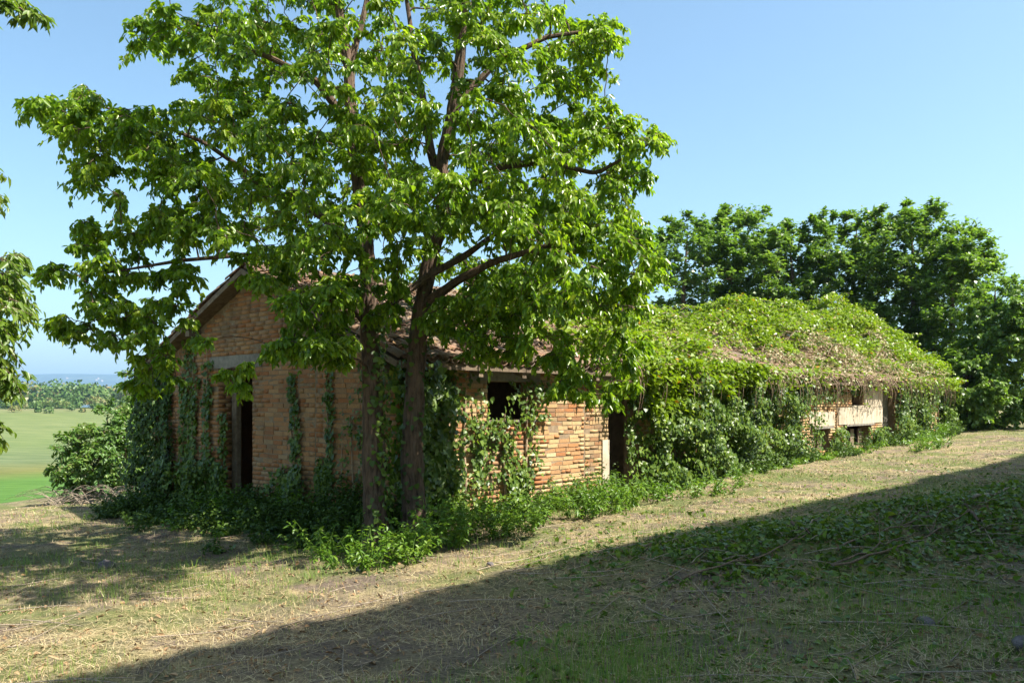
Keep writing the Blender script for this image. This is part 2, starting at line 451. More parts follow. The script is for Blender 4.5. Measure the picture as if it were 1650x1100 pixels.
# far ridge
def hill_mat():
    m, nt, bs, out = new_mat('hillside')
    p = pos(nt)
    mp = nt.nodes.new('ShaderNodeMapping'); nt.links.new(p, mp.inputs[0]); mp.inputs['Scale'].default_value = (0.004, 0.0016, 0.012)
    n = noise(nt, 1.6, 6, 0.6, mp.outputs[0]); n2 = noise(nt, 5, 4, 0.6, mp.outputs[0])
    r = ramp(nt, [(0.40, (0.025, 0.045, 0.03)), (0.56, (0.05, 0.075, 0.04)), (0.66, (0.15, 0.15, 0.10)), (0.75, (0.07, 0.10, 0.05))], math_(nt, 'ADD', math_(nt, 'MULTIPLY', n.outputs['Fac'], 0.6), math_(nt, 'MULTIPLY', n2.outputs['Fac'], 0.4)))
    nt.links.new(r.outputs[0], bs.inputs['Base Color']); bs.inputs['Roughness'].default_value = 1.0; bs.inputs['Specular IOR Level'].default_value = 0
    return m
def ridge_z(X, q):
    top = 232 + 52 * (fbm(X * 0.0006, X * 0 + 3, 41, 4) - 0.5) * 2
    return -70 + (top + 70) * sstep(0, 1, q) + 26 * (fbm(X * 0.0022, q * 3.5, 43, 3) - 0.5) * np.sin(np.clip(q, 0, 1) * math.pi)
hx = np.linspace(-9300, 9300, 220); hq = np.concatenate([np.linspace(0, 1, 26), np.linspace(1, 0, 8)[1:]])
hyv = np.concatenate([np.linspace(4600, 7600, 26), np.linspace(7600, 9200, 8)[1:]])
HX, HQ = np.meshgrid(hx, hq); HY = np.repeat(hyv[:, None], len(hx), 1)
hi = (np.arange(len(hq) - 1)[:, None] * len(hx) + np.arange(len(hx) - 1)[None, :]).ravel()
hills = link('hills', np_mesh('hills', np.stack([HX, HY, ridge_z(HX, HQ)], -1).reshape(-1, 3), np.stack([hi, hi + 1, hi + len(hx) + 1, hi + len(hx)], -1), hill_mat(), smooth=True))
tag(hills, 'long blue wooded ridge on the horizon', None, None, 'structure')

# a handful of pale houses on the ridge
def far_house():
    b = MB(); b.box((-8, -6, -6), (8, 6, 6)); wl = b.mesh('wall', M['plaster'])
    r = MB(); r.poly([(-9, -7, 6.2), (9, -7, 6.2), (9, 0, 9.5), (-9, 0, 9.5)]); r.poly([(-9, 0, 9.5), (9, 0, 9.5), (9, 7, 6.2), (-9, 7, 6.2)])
    r.poly([(-8, -6, 6.05), (-8, 6, 6.05), (-8, 0, 9.3)]); r.poly([(8, -6, 6.05), (8, 0, 9.3), (8, 6, 6.05)])
    return wl, r.mesh('roof', M['tile'])
fw, fr_ = far_house()
rr = rng_(77)
for px, q in ((72, .62), (80, .60), (108, .72), (155, .68), (158, .72), (164, .66)):
    yy = 4600 + 3000 * q; xx = (px - 825) / FPX * yy
    h = empty('far_house', (xx, yy, float(ridge_z(np.array(xx), np.array(q))) + 4), rr.uniform(0, 3), 'tiny pale house among the woods of the far blue ridge', 'house', 'pale houses on the far ridge')
    h.scale = (1.0, 1.0, 0.9)
    link('wall', fw, h); link('roof', fr_, h)

# ------------------------------------------------------------------ brick barn
barn = empty('brick_barn', (C0[0], C0[1], 0), BARN_ROT, 'long derelict brick barn with tiled gable roof overgrown by creeper', 'barn')

def wall_panel(length, z0, z1, th, opens, mp):
    """wall body with openings; mp(a, out, z) -> local point; front face at out=0, back at out=-th"""
    b = MB()
    As = sorted({0.0, length, *[o[0] for o in opens], *[o[1] for o in opens]})
    Zs = sorted({z0, z1, *[max(z0, o[2]) for o in opens], *[min(z1, o[3]) for o in opens]})
    def solid(i, j):
        if i < 0 or j < 0 or i >= len(As) - 1 or j >= len(Zs) - 1: return False
        a = (As[i] + As[i + 1]) / 2; z = (Zs[j] + Zs[j + 1]) / 2
        return not any(o[0] < a < o[1] and o[2] < z < o[3] for o in opens)
    for i in range(len(As) - 1):
        for j in range(len(Zs) - 1):
            if not solid(i, j): continue
            a0, a1, b0, b1 = As[i], As[i + 1], Zs[j], Zs[j + 1]
            b.poly([mp(a0, 0, b0), mp(a1, 0, b0), mp(a1, 0, b1), mp(a0, 0, b1)])
            b.poly([mp(a0, -th, b0), mp(a0, -th, b1), mp(a1, -th, b1), mp(a1, -th, b0)])
            if not solid(i - 1, j): b.poly([mp(a0, 0, b0), mp(a0, 0, b1), mp(a0, -th, b1), mp(a0, -th, b0)])
            if not solid(i + 1, j): b.poly([mp(a1, 0, b0), mp(a1, -th, b0), mp(a1, -th, b1), mp(a1, 0, b1)])
            if not solid(i, j - 1): b.poly([mp(a0, 0, b0), mp(a0, -th, b0), mp(a1, -th, b0), mp(a1, 0, b0)])
            if not solid(i, j + 1): b.poly([mp(a0, 0, b1), mp(a1, 0, b1), mp(a1, -th, b1), mp(a0, -th, b1)])
    return b

TK = 0.32
g_open = [(3.60, 4.69, 0.0, 2.35)]
l_open = [(0.30, 0.88, 0.55, 2.12), (1.78, 2.92, 1.50, 2.10), (4.97, 5.95, 0.10, 1.94), (8.0, 9.0, 1.3, 2.0), (11.2, 12.3, 1.3, 2.0),
          (14.5, 15.6, 0.45, 1.04), (16.9, 19.0, 0.45, 1.06), (17.4, 18.35, 1.66, 2.12), (20.15, 21.4, 0.3, 2.1), (22.6, 24.2, 0.45, 1.06)]
mg = lambda a, o, z: (-o, a, z)          # gable: outward is -t
ml = lambda a, o, z: (a, -o, z)          # long side: outward is -w
ZB = -0.45
gb = wall_panel(BW, ZB, BH, TK, [(a, b_, c if c > 0 else ZB + 0.45, d) for a, b_, c, d in [(3.60, 4.69, 0.0, BH)]], mg)
# triangular top of the gable (with the door head cut kept below it)
gb.poly([mg(0, 0, BH), mg(BW, 0, BH), mg(BW / 2, 0, BA)]); gb.poly([mg(0, -TK, BH), mg(BW / 2, -TK, BA), mg(BW, -TK, BH)])
gable = gb.build('gable_wall', M['mortar'], barn)
lb = wall_panel(BL, ZB, BH, TK, l_open, ml)
side = lb.build('side_wall', M['mortar'], barn)
bb = MB(); bb.box((0, BW - TK, ZB - 6), (BL, BW - 0.002, BH)); bb.build('rear_wall', M['brick'], barn)
eb = MB(); eb.box((BL - TK, 0.33, ZB), (BL - 0.002, BW - 0.33, BH)); eb.hexa([(BL - TK, 0.33, BH), (BL - TK, BW - 0.33, BH), (BL - 0.002, BW - 0.33, BH), (BL - 0.002, 0.33, BH), (BL - TK, BW / 2 - 0.01, BA - 0.05), (BL - TK, BW / 2 + 0.01, BA - 0.05), (BL - 0.002, BW / 2 + 0.01, BA - 0.05), (BL - 0.002, BW / 2 - 0.01, BA - 0.05)])
eb.build('end_wall', M['mortar'], barn)
fb = MB(); fb.box((TK, TK, -0.12), (BL - TK, BW - TK, 0.0)); fb.build('floor', M['floor'], barn)
for t in (6.6, 13.2, 19.8):          # inner cross walls
    cb = MB(); cb.box((t, TK + 0.002, 0.0), (t + 0.2, BW - TK - 0.002, BH - 0.01)); cb.build('cross_wall', M['mortar'], barn)

# bricks
COURSE, BRH = 0.0735, 0.059
rb = rng_(5)
brick_list = []        # (wall, a, z, len, out, kind)
def roofline(a):
    return BH + (BA - BH) * (1 - abs(a - BW / 2) / (BW / 2))
def lay(wall, length, zlo, ztop_fn, opens, skips, seams, seed, pale=None):
    r = rng_(seed)
    n = int((BA - zlo) / COURSE)
    for c in range(n):
        z = zlo + c * COURSE
        segs = [0.0] + sorted(seams) + [length]
        for s0, s1 in zip(segs[:-1], segs[1:]):
            gap = 0.016 if s0 > 0 else 0.0
            a = s0 + gap; first = True
            off = 0.13 if c % 2 else 0.0
            while a < s1 - 0.03:
                L = 0.252 + r.uniform(-0.022, 0.03)
                if first and off: L = 0.125 + r.uniform(0, 0.02)
                if r.random() < 0.10: L = 0.125
                first = False
                e = min(a + L, s1 - (0.016 if s1 < length else 0.0))
                # cut at openings
                bad = False
                for o in list(opens) + list(skips):
                    if z + BRH > o[2] + 0.01 and z < o[3] - 0.005:
                        if a >= o[0] - 0.015 and a < o[1]: bad = True; nxt = o[1] + 0.001
                        elif a < o[0] < e: e = o[0] - 0.001
                    if bad: break
                if bad: a = nxt; continue
                if e - a > 0.03 and z + BRH < ztop_fn(0.5 * (a + e)) - 0.02:
                    zz = z + 0.012 * math.sin(a * 0.9 + seed) + r.uniform(-0.004, 0.004)
                    if r.random() > 0.008:
                        brick_list.append((wall, a, zz, e - a, 0.006 + r.uniform(-0.004, 0.006), 1 if (pale and r.random() < pale(0.5 * (a + e))) else 0))
                a = e + 0.013 + r.uniform(-0.003, 0.004)
lay('g', BW, 0.0, roofline, g_open, [(3.30, 4.95, 2.35, 2.56)], [1.52, 1.86, 2.30, 5.6, 6.1], 31)
l_sk = [(1.40, 3.02, 2.10, 2.26), (4.80, 6.1, 1.94, 2.10), (14.3, 15.8, 1.04, 1.09), (16.7, 19.2, 1.06, 1.11)]
lay('l', BL, 0.0, lambda a: BH, l_open, l_sk, [1.0, 4.25, 6.3, 13.6, 20.1, 21.45], 32, lambda a: 0.3 if a < 3 else (0.62 if a < 7 else (0.8 if a > 12 else 0.5)))  # near stretch: sun glare put into brick colour; far end: paler bricks

def brick_box(wall, a, z, L, out, j):
    mp = mg if wall == 'g' else ml
    return [mp(a + j[0], -0.03, z + j[1]), mp(a + L + j[2], -0.03, z + j[3]), mp(a + L + j[2], out + j[8], z + j[3]), mp(a + j[0], out + j[9], z + j[1]),
            mp(a + j[4], -0.03, z + BRH + j[5]), mp(a + L + j[6], -0.03, z + BRH + j[7]), mp(a + L + j[6], out + j[8] - 0.002, z + BRH + j[7]), mp(a + j[4], out + j[9] - 0.002, z + BRH + j[5])]
# the bricks that show largest become objects of their own
score = []
for i, (wl, a, z, L, out, kd) in enumerate(brick_list):
    if wl == 'g': t_, w_ = 0.0, a; vis = (0.75 < a < 3.5 and 0.75 < z < 2.45) or (4.8 < a < 6.0 and 0.9 < z < 2.4)
    else: t_, w_ = a, 0.0; vis = (3.05 < a < 4.95 and 0.5 < z < 2.0) or (1.0 < a < 1.75 and 1.4 < z < 2.2) or (2.95 < a < 4.95 and z > 1.2)
    P = loc2w(t_, w_, z); d = np.hypot(P[0], P[1])
    if L < 0.1: vis = False
    nrm = -LD if wl == 'g' else -GD
    cosv = abs(np.dot(nrm, P[:2] / d))
    score.append(L * cosv / d ** 2 if vis else -1)
order = np.argsort(-np.array(score))
single = set(order[:290].tolist())
# alike single bricks share a few meshes
var = []
for k in range(8):
    j = rng_(900 + k).normal(0, 0.0018, 10)
    for wl in 'gl':
        b = MB(); b.hexa(brick_box(wl, 0, 0, 0.25, 0.012, j)); var.append((wl, b.mesh('brick', M['brick'])))
vm = {wl: [m for w2, m in var if w2 == wl] for wl in 'gl'}
vmp = [m.copy() for m in vm['l']]
for m in vmp: m.materials.clear(); m.materials.append(M['pale_sunlit_brick'])
rest = {('g', 0): ([], []), ('l', 0): ([], []), ('l', 1): ([], [])}
for i, (wl, a, z, L, out, kd) in enumerate(brick_list):
    par = gable if wl == 'g' else side
    if i in single:
        me = (vmp if kd else vm[wl])[int(rb.integers(8))]
        o = link('brick', me, par)
        o.location = (-(out - 0.012), a, z) if wl == 'g' else (a, -(out - 0.012), z)
        o.scale = (1, L / 0.25, 1) if wl == 'g' else (L / 0.25, 1, 1)
    else:
        rest[(wl, kd)][0].append(brick_box(wl, a, z, L, out, rb.normal(0, 0.0018, 10))); rest[(wl, kd)][1].append(rb.random())
BF = np.array([(0, 3, 2, 1), (4, 5, 6, 7), (0, 1, 5, 4), (1, 2, 6, 5), (2, 3, 7, 6), (3, 0, 4, 7)])
for (wl, kd), (bx, rv) in rest.items():
    if not bx: continue
    V = np.array(bx).reshape(-1, 3); F = (np.arange(len(bx))[:, None, None] * 8 + BF[None]).reshape(-1, 4)
    o = link('bricks', np_mesh('bricks', V, F, M['pale_sunlit_brick'] if kd else M['brick'], np.repeat(rv, 6)), gable if wl == 'g' else side)
    o['kind'] = 'stuff'
# bricks of the door reveal (far jamb of the gable door) and pier quoins
bx = []
for c in range(32):
    z = c * COURSE
    for k, (d0, d1) in enumerate(((0.0, 0.125), (0.14, 0.30)) if c % 2 else ((0.0, 0.25), (0.262, 0.30))):
        j = rb.normal(0, 0.002, 6)
        bx.append([(d0 + .004, 4.72, z), (d1, 4.72, z), (d1, 4.68 + j[0], z), (d0 + .004, 4.68 + j[1], z), (d0 + .004, 4.72, z + BRH), (d1, 4.72, z + BRH), (d1, 4.68 + j[2], z + BRH), (d0 + .004, 4.68 + j[3], z + BRH)])
V = np.array(bx).reshape(-1, 3); F = (np.arange(len(bx))[:, None, None] * 8 + BF[None]).reshape(-1, 4)
o = link('jamb_bricks', np_mesh('jamb_bricks', V, F, M['brick'], np.repeat(rb.random(len(bx)), 6)), gable); o['kind'] = 'stuff'

def lbox(name, mat_, a0, a1, z0, z1, out, wall='l', inn=0.1, par=None):
    b = MB()
    if wall == 'l': b.box((a0, -out, z0), (a1, inn, z1))
    else: b.box((-out, a0, z0), (inn, a1, z1))
    o = b.build(name, mat_, par or (side if wall == 'l' else gable))
    return o
lbox('lintel', M['concrete'], 3.32, 4.95, 2.352, 2.56, 0.022, 'g', 0.3)
lbox('lintel', M['concrete'], 1.40, 3.02, 2.102, 2.26, 0.024, 'l', 0.3)
lbox('lintel', M['concrete'], 4.80, 6.1, 1.942, 2.10, 0.024, 'l', 0.3)
lbox('beam', M['concrete'], 4.6, 6.4, 2.13, 2.27, 0.05, 'l', 0.3)
lbox('door_jamb', M['plaster'], 4.76, 4.965, 0.0, 1.10, 0.03, 'l', 0.25)
lbox('sill', M['concrete'], 1.76, 2.94, 1.455, 1.498, 0.03, 'l', 0.3)
for a0, a1, zt in ((14.35, 15.75, 1.042), (16.75, 19.15, 1.062)):
    lbox('hatch_slab', M['concrete'], a0, a1, zt, zt + 0.05, 0.10, 'l', 0.3)
lbox('sill', M['plaster'], 17.35, 18.4, 1.61, 1.658, 0.03, 'l', 0.3)
lbox('plaster_panel', M['plaster'], 16.3, 20.1, 1.115, 1.605, 0.028, 'l', 0.0)
lbox('plaster_panel', M['plaster'], 18.42, 20.1, 1.61, 2.25, 0.026, 'l', 0.0)
lbox('plaster_panel', M['plaster'], 14.2, 16.0, 1.10, 1.5, 0.026, 'l', 0.0)
lbox('door_panel', M['concrete'], 20.18, 21.37, 0.3, 2.1, -0.2, 'l', 0.28)
for a0 in (14.62, 15.1, 17.05, 17.65, 18.3):
    lbox('hatch_board', M['old_wood'], a0, a0 + 0.3, 0.3, 0.96, -0.12, 'l', 0.15)
lbox('door_post', M['old_wood'], 4.45, 4.60, 0.0, 2.38, -0.20, 'g', 0.29)
lbox('threshold', M['concrete'], 3.58, 4.71, 0.0, 0.06, 0.04, 'g', 0.3)

# ------------------------------------------------------------------ roof
OVE, OVR = 0.30, 0.26           # eave and rake overhang
PITCH = math.atan2(BA - BH, BW / 2)
ZR = BA + 0.10                  # ridge of the roof deck top
def roof_z(w):
    return ZR - abs(w - BW / 2) * math.tan(PITCH)
rf = MB()
for s in (0, 1):
    we = -OVE if s == 0 else BW + OVE
    ze = roof_z(we)
    for k in range(27):
        t0 = -OVR + k * (BL + 2 * OVR) / 27; t1 = -OVR + (k + 1) * (BL + 2 * OVR) / 27
        rf.hexa([(t0, we, ze - 0.09), (t1, we, ze - 0.09), (t1, BW / 2, ZR - 0.09), (t0, BW / 2, ZR - 0.09), (t0, we, ze), (t1, we, ze), (t1, BW / 2, ZR), (t0, BW / 2, ZR)])
roof = rf.build('roof', M['old_wood'], barn)
# rafters under the rakes and eaves
for s in (0, 1):
    for k in range(28):
        t = 0.35 + k * 0.97
        we = -OVE + 0.03 if s == 0 else BW + OVE - 0.03
        wi = 0.3 if s == 0 else BW - 0.3
        b = MB(); b.hexa([(t, we, roof_z(we) - 0.19), (t + 0.09, we, roof_z(we) - 0.19), (t + 0.09, wi, roof_z(wi) - 0.19), (t, wi, roof_z(wi) - 0.19), (t, we, roof_z(we) - 0.092), (t + 0.09, we, roof_z(we) - 0.092), (t + 0.09, wi, roof_z(wi) - 0.092), (t, wi, roof_z(wi) - 0.092)])
        if s == 0 or k < 3: b.build('rafter', M['old_wood'], roof)
for wv in (0.02, BW / 4, BW / 2 - 0.07, BW * 3 / 4, BW - 0.16):
    b = MB(); b.box((-OVR + 0.03, wv, roof_z(wv) - 0.26), (0.0, wv + 0.14, min(roof_z(wv), roof_z(wv + 0.14)) - 0.095)); b.build('purlin_end', M['old_wood'], roof)

def barrel(L, r0, r1, seg=5, th=0.014, up=True):
    """half barrel tile, along +x, lower (wide) end at x=0"""
    V = []; s = 1 if up else -1
    for x, r in ((0, r0), (L, r1)):
        for rr_ in (r, r - th):
            for k in range(seg + 1):
                a = math.pi * k / seg
                V.append((x, -math.cos(a) * rr_, s * math.sin(a) * rr_ * 0.85))
    n = seg + 1; F = []
    for k in range(seg):
        F += [(k, k + 1, 2 * n + k + 1, 2 * n + k), (n + k, 3 * n + k, 3 * n + k + 1, n + k + 1), (k, n + k, n + k + 1, k + 1), (2 * n + k, 2 * n + k + 1, 3 * n + k + 1, 3 * n + k)]
    F += [(0, 2 * n, 3 * n, n), (n - 1, 2 * n - 1, 4 * n - 1, 3 * n - 1)]
    return np.array(V), np.array(F)
tv, tf = barrel(0.44, 0.092, 0.075)
cv, cf = barrel(0.44, 0.085, 0.095, 4, 0.014, False)
tile_me = np_mesh('roof_tile', tv, tf, M['tile'])
rt = rng_(8)
SLOPE = math.hypot(BW / 2 + OVE, (BW / 2 + OVE) * math.tan(PITCH))
cov = {'V': [], 'F': [], 'r': [], 'b': 0}
def add_tile(V, F, mat4, rv):
    Vw = V @ mat4[:3, :3].T + mat4[:3, 3]
    cov['V'].append(Vw); cov['F'].append(F + cov['b']); cov['r'].append(np.full(len(F), rv)); cov['b'] += len(V)
from mathutils import Matrix, Euler
ntile = 0
COLS = int((BL + 2 * OVR) / 0.205)
for s in (0, 1):
    for c in range(COLS):
        t = -OVR + 0.10 + c * 0.205
        jcol = rt.normal(0, 0.012)
        for row in range(13):
            d = row * 0.335 - 0.06
            if d > SLOPE - 0.2: break
            sgn = 1 if s == 0 else -1
            w = (-OVE if s == 0 else BW + OVE) + sgn * d * math.cos(PITCH)
            z = roof_z(w)
            yaw = (math.pi / 2 if s == 0 else -math.pi / 2) + rt.normal(0, 0.035)
            lift = 0.03 + rt.normal(0, 0.004)
            Mx = Matrix.Translation((t + jcol + rt.normal(0, 0.008), w, z + lift + 0.03)) @ Matrix.Rotation(yaw, 4, 'Z') @ Matrix.Rotation(-PITCH + 0.04 + rt.normal(0, 0.012), 4, 'Y')
            if s == 0 and c < 24 and rt.random() > 0.01:
                o = link('roof_tile', tile_me, roof); o.matrix_local = Mx; ntile += 1
            elif s == 0 or c < 36:
                add_tile(tv, tf, np.array(Mx), rt.random())
            if s == 0 and (c < 40):
                Mc = Matrix.Translation((t + 0.1025, w, z + 0.083)) @ Matrix.Rotation(yaw, 4, 'Z') @ Matrix.Rotation(-PITCH + 0.03, 4, 'Y')
                add_tile(cv, cf, np.array(Mc), rt.random())
for k in range(70):              # ridge tiles
    Mx = Matrix.Translation((-OVR + k * 0.39, BW / 2 + rt.normal(0, 0.01), ZR + 0.06 + rt.normal(0, 0.006))) @ Matrix.Rotation(0.03, 4, 'Y')
    add_tile(tv * np.array([1, 1.5, 1.3]), tf, np.array(Mx), rt.random())
o = link('tiles', np_mesh('tiles', np.concatenate(cov['V']), np.concatenate(cov['F']), M['tile'], np.concatenate(cov['r'])), roof); o['kind'] = 'stuff'

# ------------------------------------------------------------------ farmhouse beside the camera (its eave throws the long shadow)
HD = np.array([0.712, 0.702]); HD = HD / np.linalg.norm(HD)
HN = np.array([-HD[1], HD[0]])                  # towards the barn
LSH = 8.2
EAVE_H = LSH * math.tan(SUN_EL)
q0 = np.array([-2.66, 5.18]) + LSH * np.array([math.cos(SUN_AZ), math.sin(SUN_AZ)])   # eave line point over s=0
base = q0 - HN * 0.45
S0, S1, HDEP = -1.4, 24.0, 8.5
house = empty('farmhouse', (base[0], base[1], 0.2), math.atan2(HD[1], HD[0]), 'tall plastered farmhouse whose eave shades the mown ground', 'house')
HT = EAVE_H + 0.05
b = MB(); b.box((S0, -HDEP, -0.6), (S1, 0, HT - 0.25)); hw = b.build('wall', M['bounce_plaster'], house)
hp = math.radians(19)
def hz(y): return HT - 0.02 + min(y * -1 + 0.45, HDEP + 0.45 + y) * math.tan(hp)
b = MB()
ym = -HDEP / 2
for (ya, yb) in ((0.45, ym), (-HDEP - 0.45, ym)):
    za, zb = HT - 0.02, HT - 0.02 + (0.45 - ym) * math.tan(hp)
    b.hexa([(S0 - 0.3, ya, za - 0.12), (S1 + 0.3, ya, za - 0.12), (S1 + 0.3, yb, zb - 0.12), (S0 - 0.3, yb, zb - 0.12), (S0 - 0.3, ya, za), (S1 + 0.3, ya, za), (S1 + 0.3, yb, zb), (S0 - 0.3, yb, zb)])
b.poly([(S0, 0, HT - 0.25), (S0, -HDEP, HT - 0.25), (S0, ym, HT + 1.2)]); b.poly([(S1, 0, HT - 0.25), (S1, ym, HT + 1.2), (S1, -HDEP, HT - 0.25)])
hr = b.build('roof', M['tile'], house)
cov = {'V': [], 'F': [], 'r': [], 'b': 0}
for c in range(int((S1 - S0 + 0.5) / 0.2)):
    for row in range(3):
        y = 0.50 - row * 0.32
        Mx = Matrix.Translation((S0 - 0.25 + c * 0.2 + rt.normal(0, 0.01), y + rt.normal(0, 0.015), HT + 0.03 + row * 0.32 * math.tan(hp))) @ Matrix.Rotation(-math.pi / 2, 4, 'Z') @ Matrix.Rotation(-hp, 4, 'Y')
        add_tile(tv, tf, np.array(Mx), rt.random())
o = link('tiles', np_mesh('tiles', np.concatenate(cov['V']), np.concatenate(cov['F']), M['tile'], np.concatenate(cov['r'])), hr); o['kind'] = 'stuff'
for k, sx in enumerate((4, 8.5, 13, 17.5)):
    for z0 in (1.0, 4.4, 7.6):
        wn_o = MB(); wn_o.box((sx, -0.1, z0), (sx + 1.0, 0.03, z0 + 1.4)); wo_ = wn_o.build('window', M['old_wood'], house)
        pn = MB(); pn.box((sx + 0.08, 0.0, z0 + 0.08), (sx + 0.92, 0.036, z0 + 1.32)); pn.build('pane', M['glass'], wo_)

# ------------------------------------------------------------------ trees
def resample(pts, n):
    pts = np.asarray(pts, float)
    d = np.concatenate([[0], np.cumsum(np.linalg.norm(np.diff(pts[:, :3], axis=0), axis=1))])
    u = np.linspace(0, d[-1], n)
    # smooth interpolation: linear then soften
    out = np.stack([np.interp(u, d, pts[:, k]) for k in range(pts.shape[1])], -1)
    for _ in range(3):
        out[1:-1] = 0.25 * out[:-2] + 0.5 * out[1:-1] + 0.25 * out[2:]
    return out

def build_tree(name, label, trunks, clusters, rng, leaf_m, bark_m, leaf_len=0.12, leaf_w=0.065, per=120, twigs=8, droop=0.35,
               shape='ovate', base=None, group=None, cat='tree', up=0.0, limb_k=0.011, flat=0.55, trunk_part='trunk', sides=12):
    """trunks: list of arrays (k,4) x,y,z,r ; clusters: (m,4) x,y,z,radius"""
    base = np.asarray(base if base is not None else trunks[0][0][:3], float)
    root = empty(name, tuple(base), 0, label, cat, group)
    nodes = []; tparts = []
    for tr in trunks:
        L = np.sum(np.linalg.norm(np.diff(np.asarray(tr)[:, :3], axis=0), axis=1))
        p = resample(tr, max(8, int(L / (0.045 if sides > 12 else 0.10))))
        V, F = tubes(p[None, :, :3], p[None, :, 3], sides)
        # knobbly bark surface
        k = len(p); ring = V.reshape(k, sides, 3)
        cen = p[:, None, :3]
        a = np.arange(sides)[None, :]; s_ = np.arange(k)[:, None]
        f = 1 + 0.16 * (vnoise(a * 1.7 + 10 * rng.random(), s_ * 0.35, 5) - 0.5) + 0.13 * (vnoise(a * 0.9, s_ * 0.12, 9) - 0.5)
        if sides > 12:
            ph = 2 * math.pi * a / sides
            cx_, cy_ = np.cos(ph) * 4.2, np.sin(ph) * 4.2
            rid = vnoise(cx_ + s_ * 0.035, cy_ + s_ * 0.05 + 7, 15) + 0.6 * vnoise(cx_ * 2.1 + s_ * 0.11, cy_ * 2.1 + 3, 19)
            f = f + 0.42 * (np.abs(rid / 1.6 - 0.5) * 2 - 0.40)
        ring = cen + (ring - cen) * f[..., None]
        tparts.append((ring.reshape(-1, 3), F))
        for q in p[int(0.12 * len(p)):]: nodes.append(np.append(q[:3], q[3]))
    V, F = merge(tparts)
    link(trunk_part, np_mesh(trunk_part, V - base, F, bark_m, smooth=True), root)
    nodes = np.array(nodes)
    clusters = np.asarray(clusters, float)
    d0 = np.min(np.linalg.norm(clusters[:, None, :3] - nodes[None, ::4, :3], axis=2), axis=1)
    order = np.argsort(d0)
    bP, bR = [], []
    axis = nodes[:, :3].mean(0)
    tw = []; LP, LD_, LN, LR = [], [], [], []
    for ci in order:
        c = clusters[ci, :3]; cr = clusters[ci, 3]
        dv = np.linalg.norm(nodes[:, :3] - c, axis=1)
        pen = dv + 1.1 * np.maximum(0, nodes[:, 2] - c[2] + 0.25 * dv) 
        k = int(np.argmin(pen)); nd = nodes[k]
        u = np.linspace(0, 1, 7)[:, None]
        L = dv[k]
        mid = 0.5 * (nd[:3] + c) + np.array([0, 0, 0.14 * L]) + rng.normal(0, 0.06 * L, 3)
        path = (1 - u) ** 2 * nd[:3] + 2 * u * (1 - u) * mid + u ** 2 * c
        path[1:-1] += rng.normal(0, 0.012 * L + 0.004, (5, 3))
        r0 = min(nd[3] * 0.62, 0.008 + limb_k * L * 1.4); r0 = max(r0, 0.006)
        rr_ = np.linspace(r0, max(0.005, r0 * 0.35), 7)
        bP.append(path); bR.append(rr_)
        for q in range(2, 7): nodes = np.vstack([nodes, np.append(path[q], rr_[q])])
        # twigs
        od = c - axis; od[2] *= 0.3; od = od / (np.linalg.norm(od) + 1e-6)
        nt_ = twigs
        dirs = rng.normal(0, 1, (nt_, 3)); dirs[:, 2] = dirs[:, 2] * flat + up
        dirs = unit(unit(dirs) + 0.55 * od)
        lens = cr * rng.uniform(0.55, 1.15, nt_)
        uu = np.linspace(0, 1, 4)
        tp = c[None, None] + dirs[:, None] * (lens[:, None] * uu[None])[..., None]
        tp[..., 2] -= droop * lens[:, None] * uu[None] ** 2
        tw.append(tp)
        m = max(2, per // nt_)
        ul = rng.uniform(0.12, 1.0, (nt_, m)) ** 0.8
        lp = c[None, None] + dirs[:, None] * (lens[:, None] * ul)[..., None]
        lp[..., 2] -= droop * lens[:, None] * ul ** 2
        lp += rng.normal(0, 0.025 * cr / 0.4, lp.shape)
        side = rng.normal(0, 1, lp.shape); side[..., 2] *= 0.35
        ld = unit(0.55 * np.broadcast_to(dirs[:, None], lp.shape) + 0.75 * unit(side) + np.array([0, 0, -0.55 - 0.5 * droop + 0.8 * up]))
        ln = unit(np.array([0, 0, 1.0]) + 0.5 * rng.normal(0, 1, lp.shape) + 0.35 * od)
        LP.append(lp.reshape(-1, 3)); LD_.append(ld.reshape(-1, 3)); LN.append(ln.reshape(-1, 3))
        LR.append(np.clip(rng.uniform(0, 0.35) + rng.uniform(0, 0.65, nt_ * m), 0, 1))
    V1, F1 = tubes(np.array(bP), np.array(bR), 5)
    tw = np.concatenate(tw)
    tr_ = np.broadcast_to(np.linspace(0.0055, 0.002, 4)[None] * (leaf_len / 0.12) ** 0.5, tw.shape[:2])
    V2, F2 = tubes(tw, tr_, 3)
    V, F = merge([(V1, F1), (V2, F2)])
    link('branches', np_mesh('branches', V - base, F, bark_m, smooth=True), root)['kind'] = 'stuff'
    P = np.concatenate(LP); n = len(P)
    part = leaves(P - base, np.concatenate(LD_), np.concatenate(LN), leaf_len * rng.uniform(0.5, 1.35, n), leaf_w * rng.uniform(0.55, 1.35, n), np.concatenate(LR), shape, 0.3, 0.3)
    leaf_obj('crown', [part], leaf_m, root)
    return root

def ell(lst, rng, mult=1.0, shrink=1.0):
    out = []
    for e in lst:
        cx, cy, rx, ry, n, Dl, Dh = e[:7]; rad = e[7] if len(e) > 7 else 0.40
        rad *= shrink
        for k in range(int(round(n * mult))):
            a = rng.uniform(0, 2 * math.pi); r = math.sqrt(rng.random())
            D = rng.uniform(Dl, Dh)
            p = Wp(cx + rx * r * math.cos(a), cy + ry * r * math.sin(a), D)
            out.append((*p, rad * rng.uniform(0.75, 1.2)))
    return np.array(out)

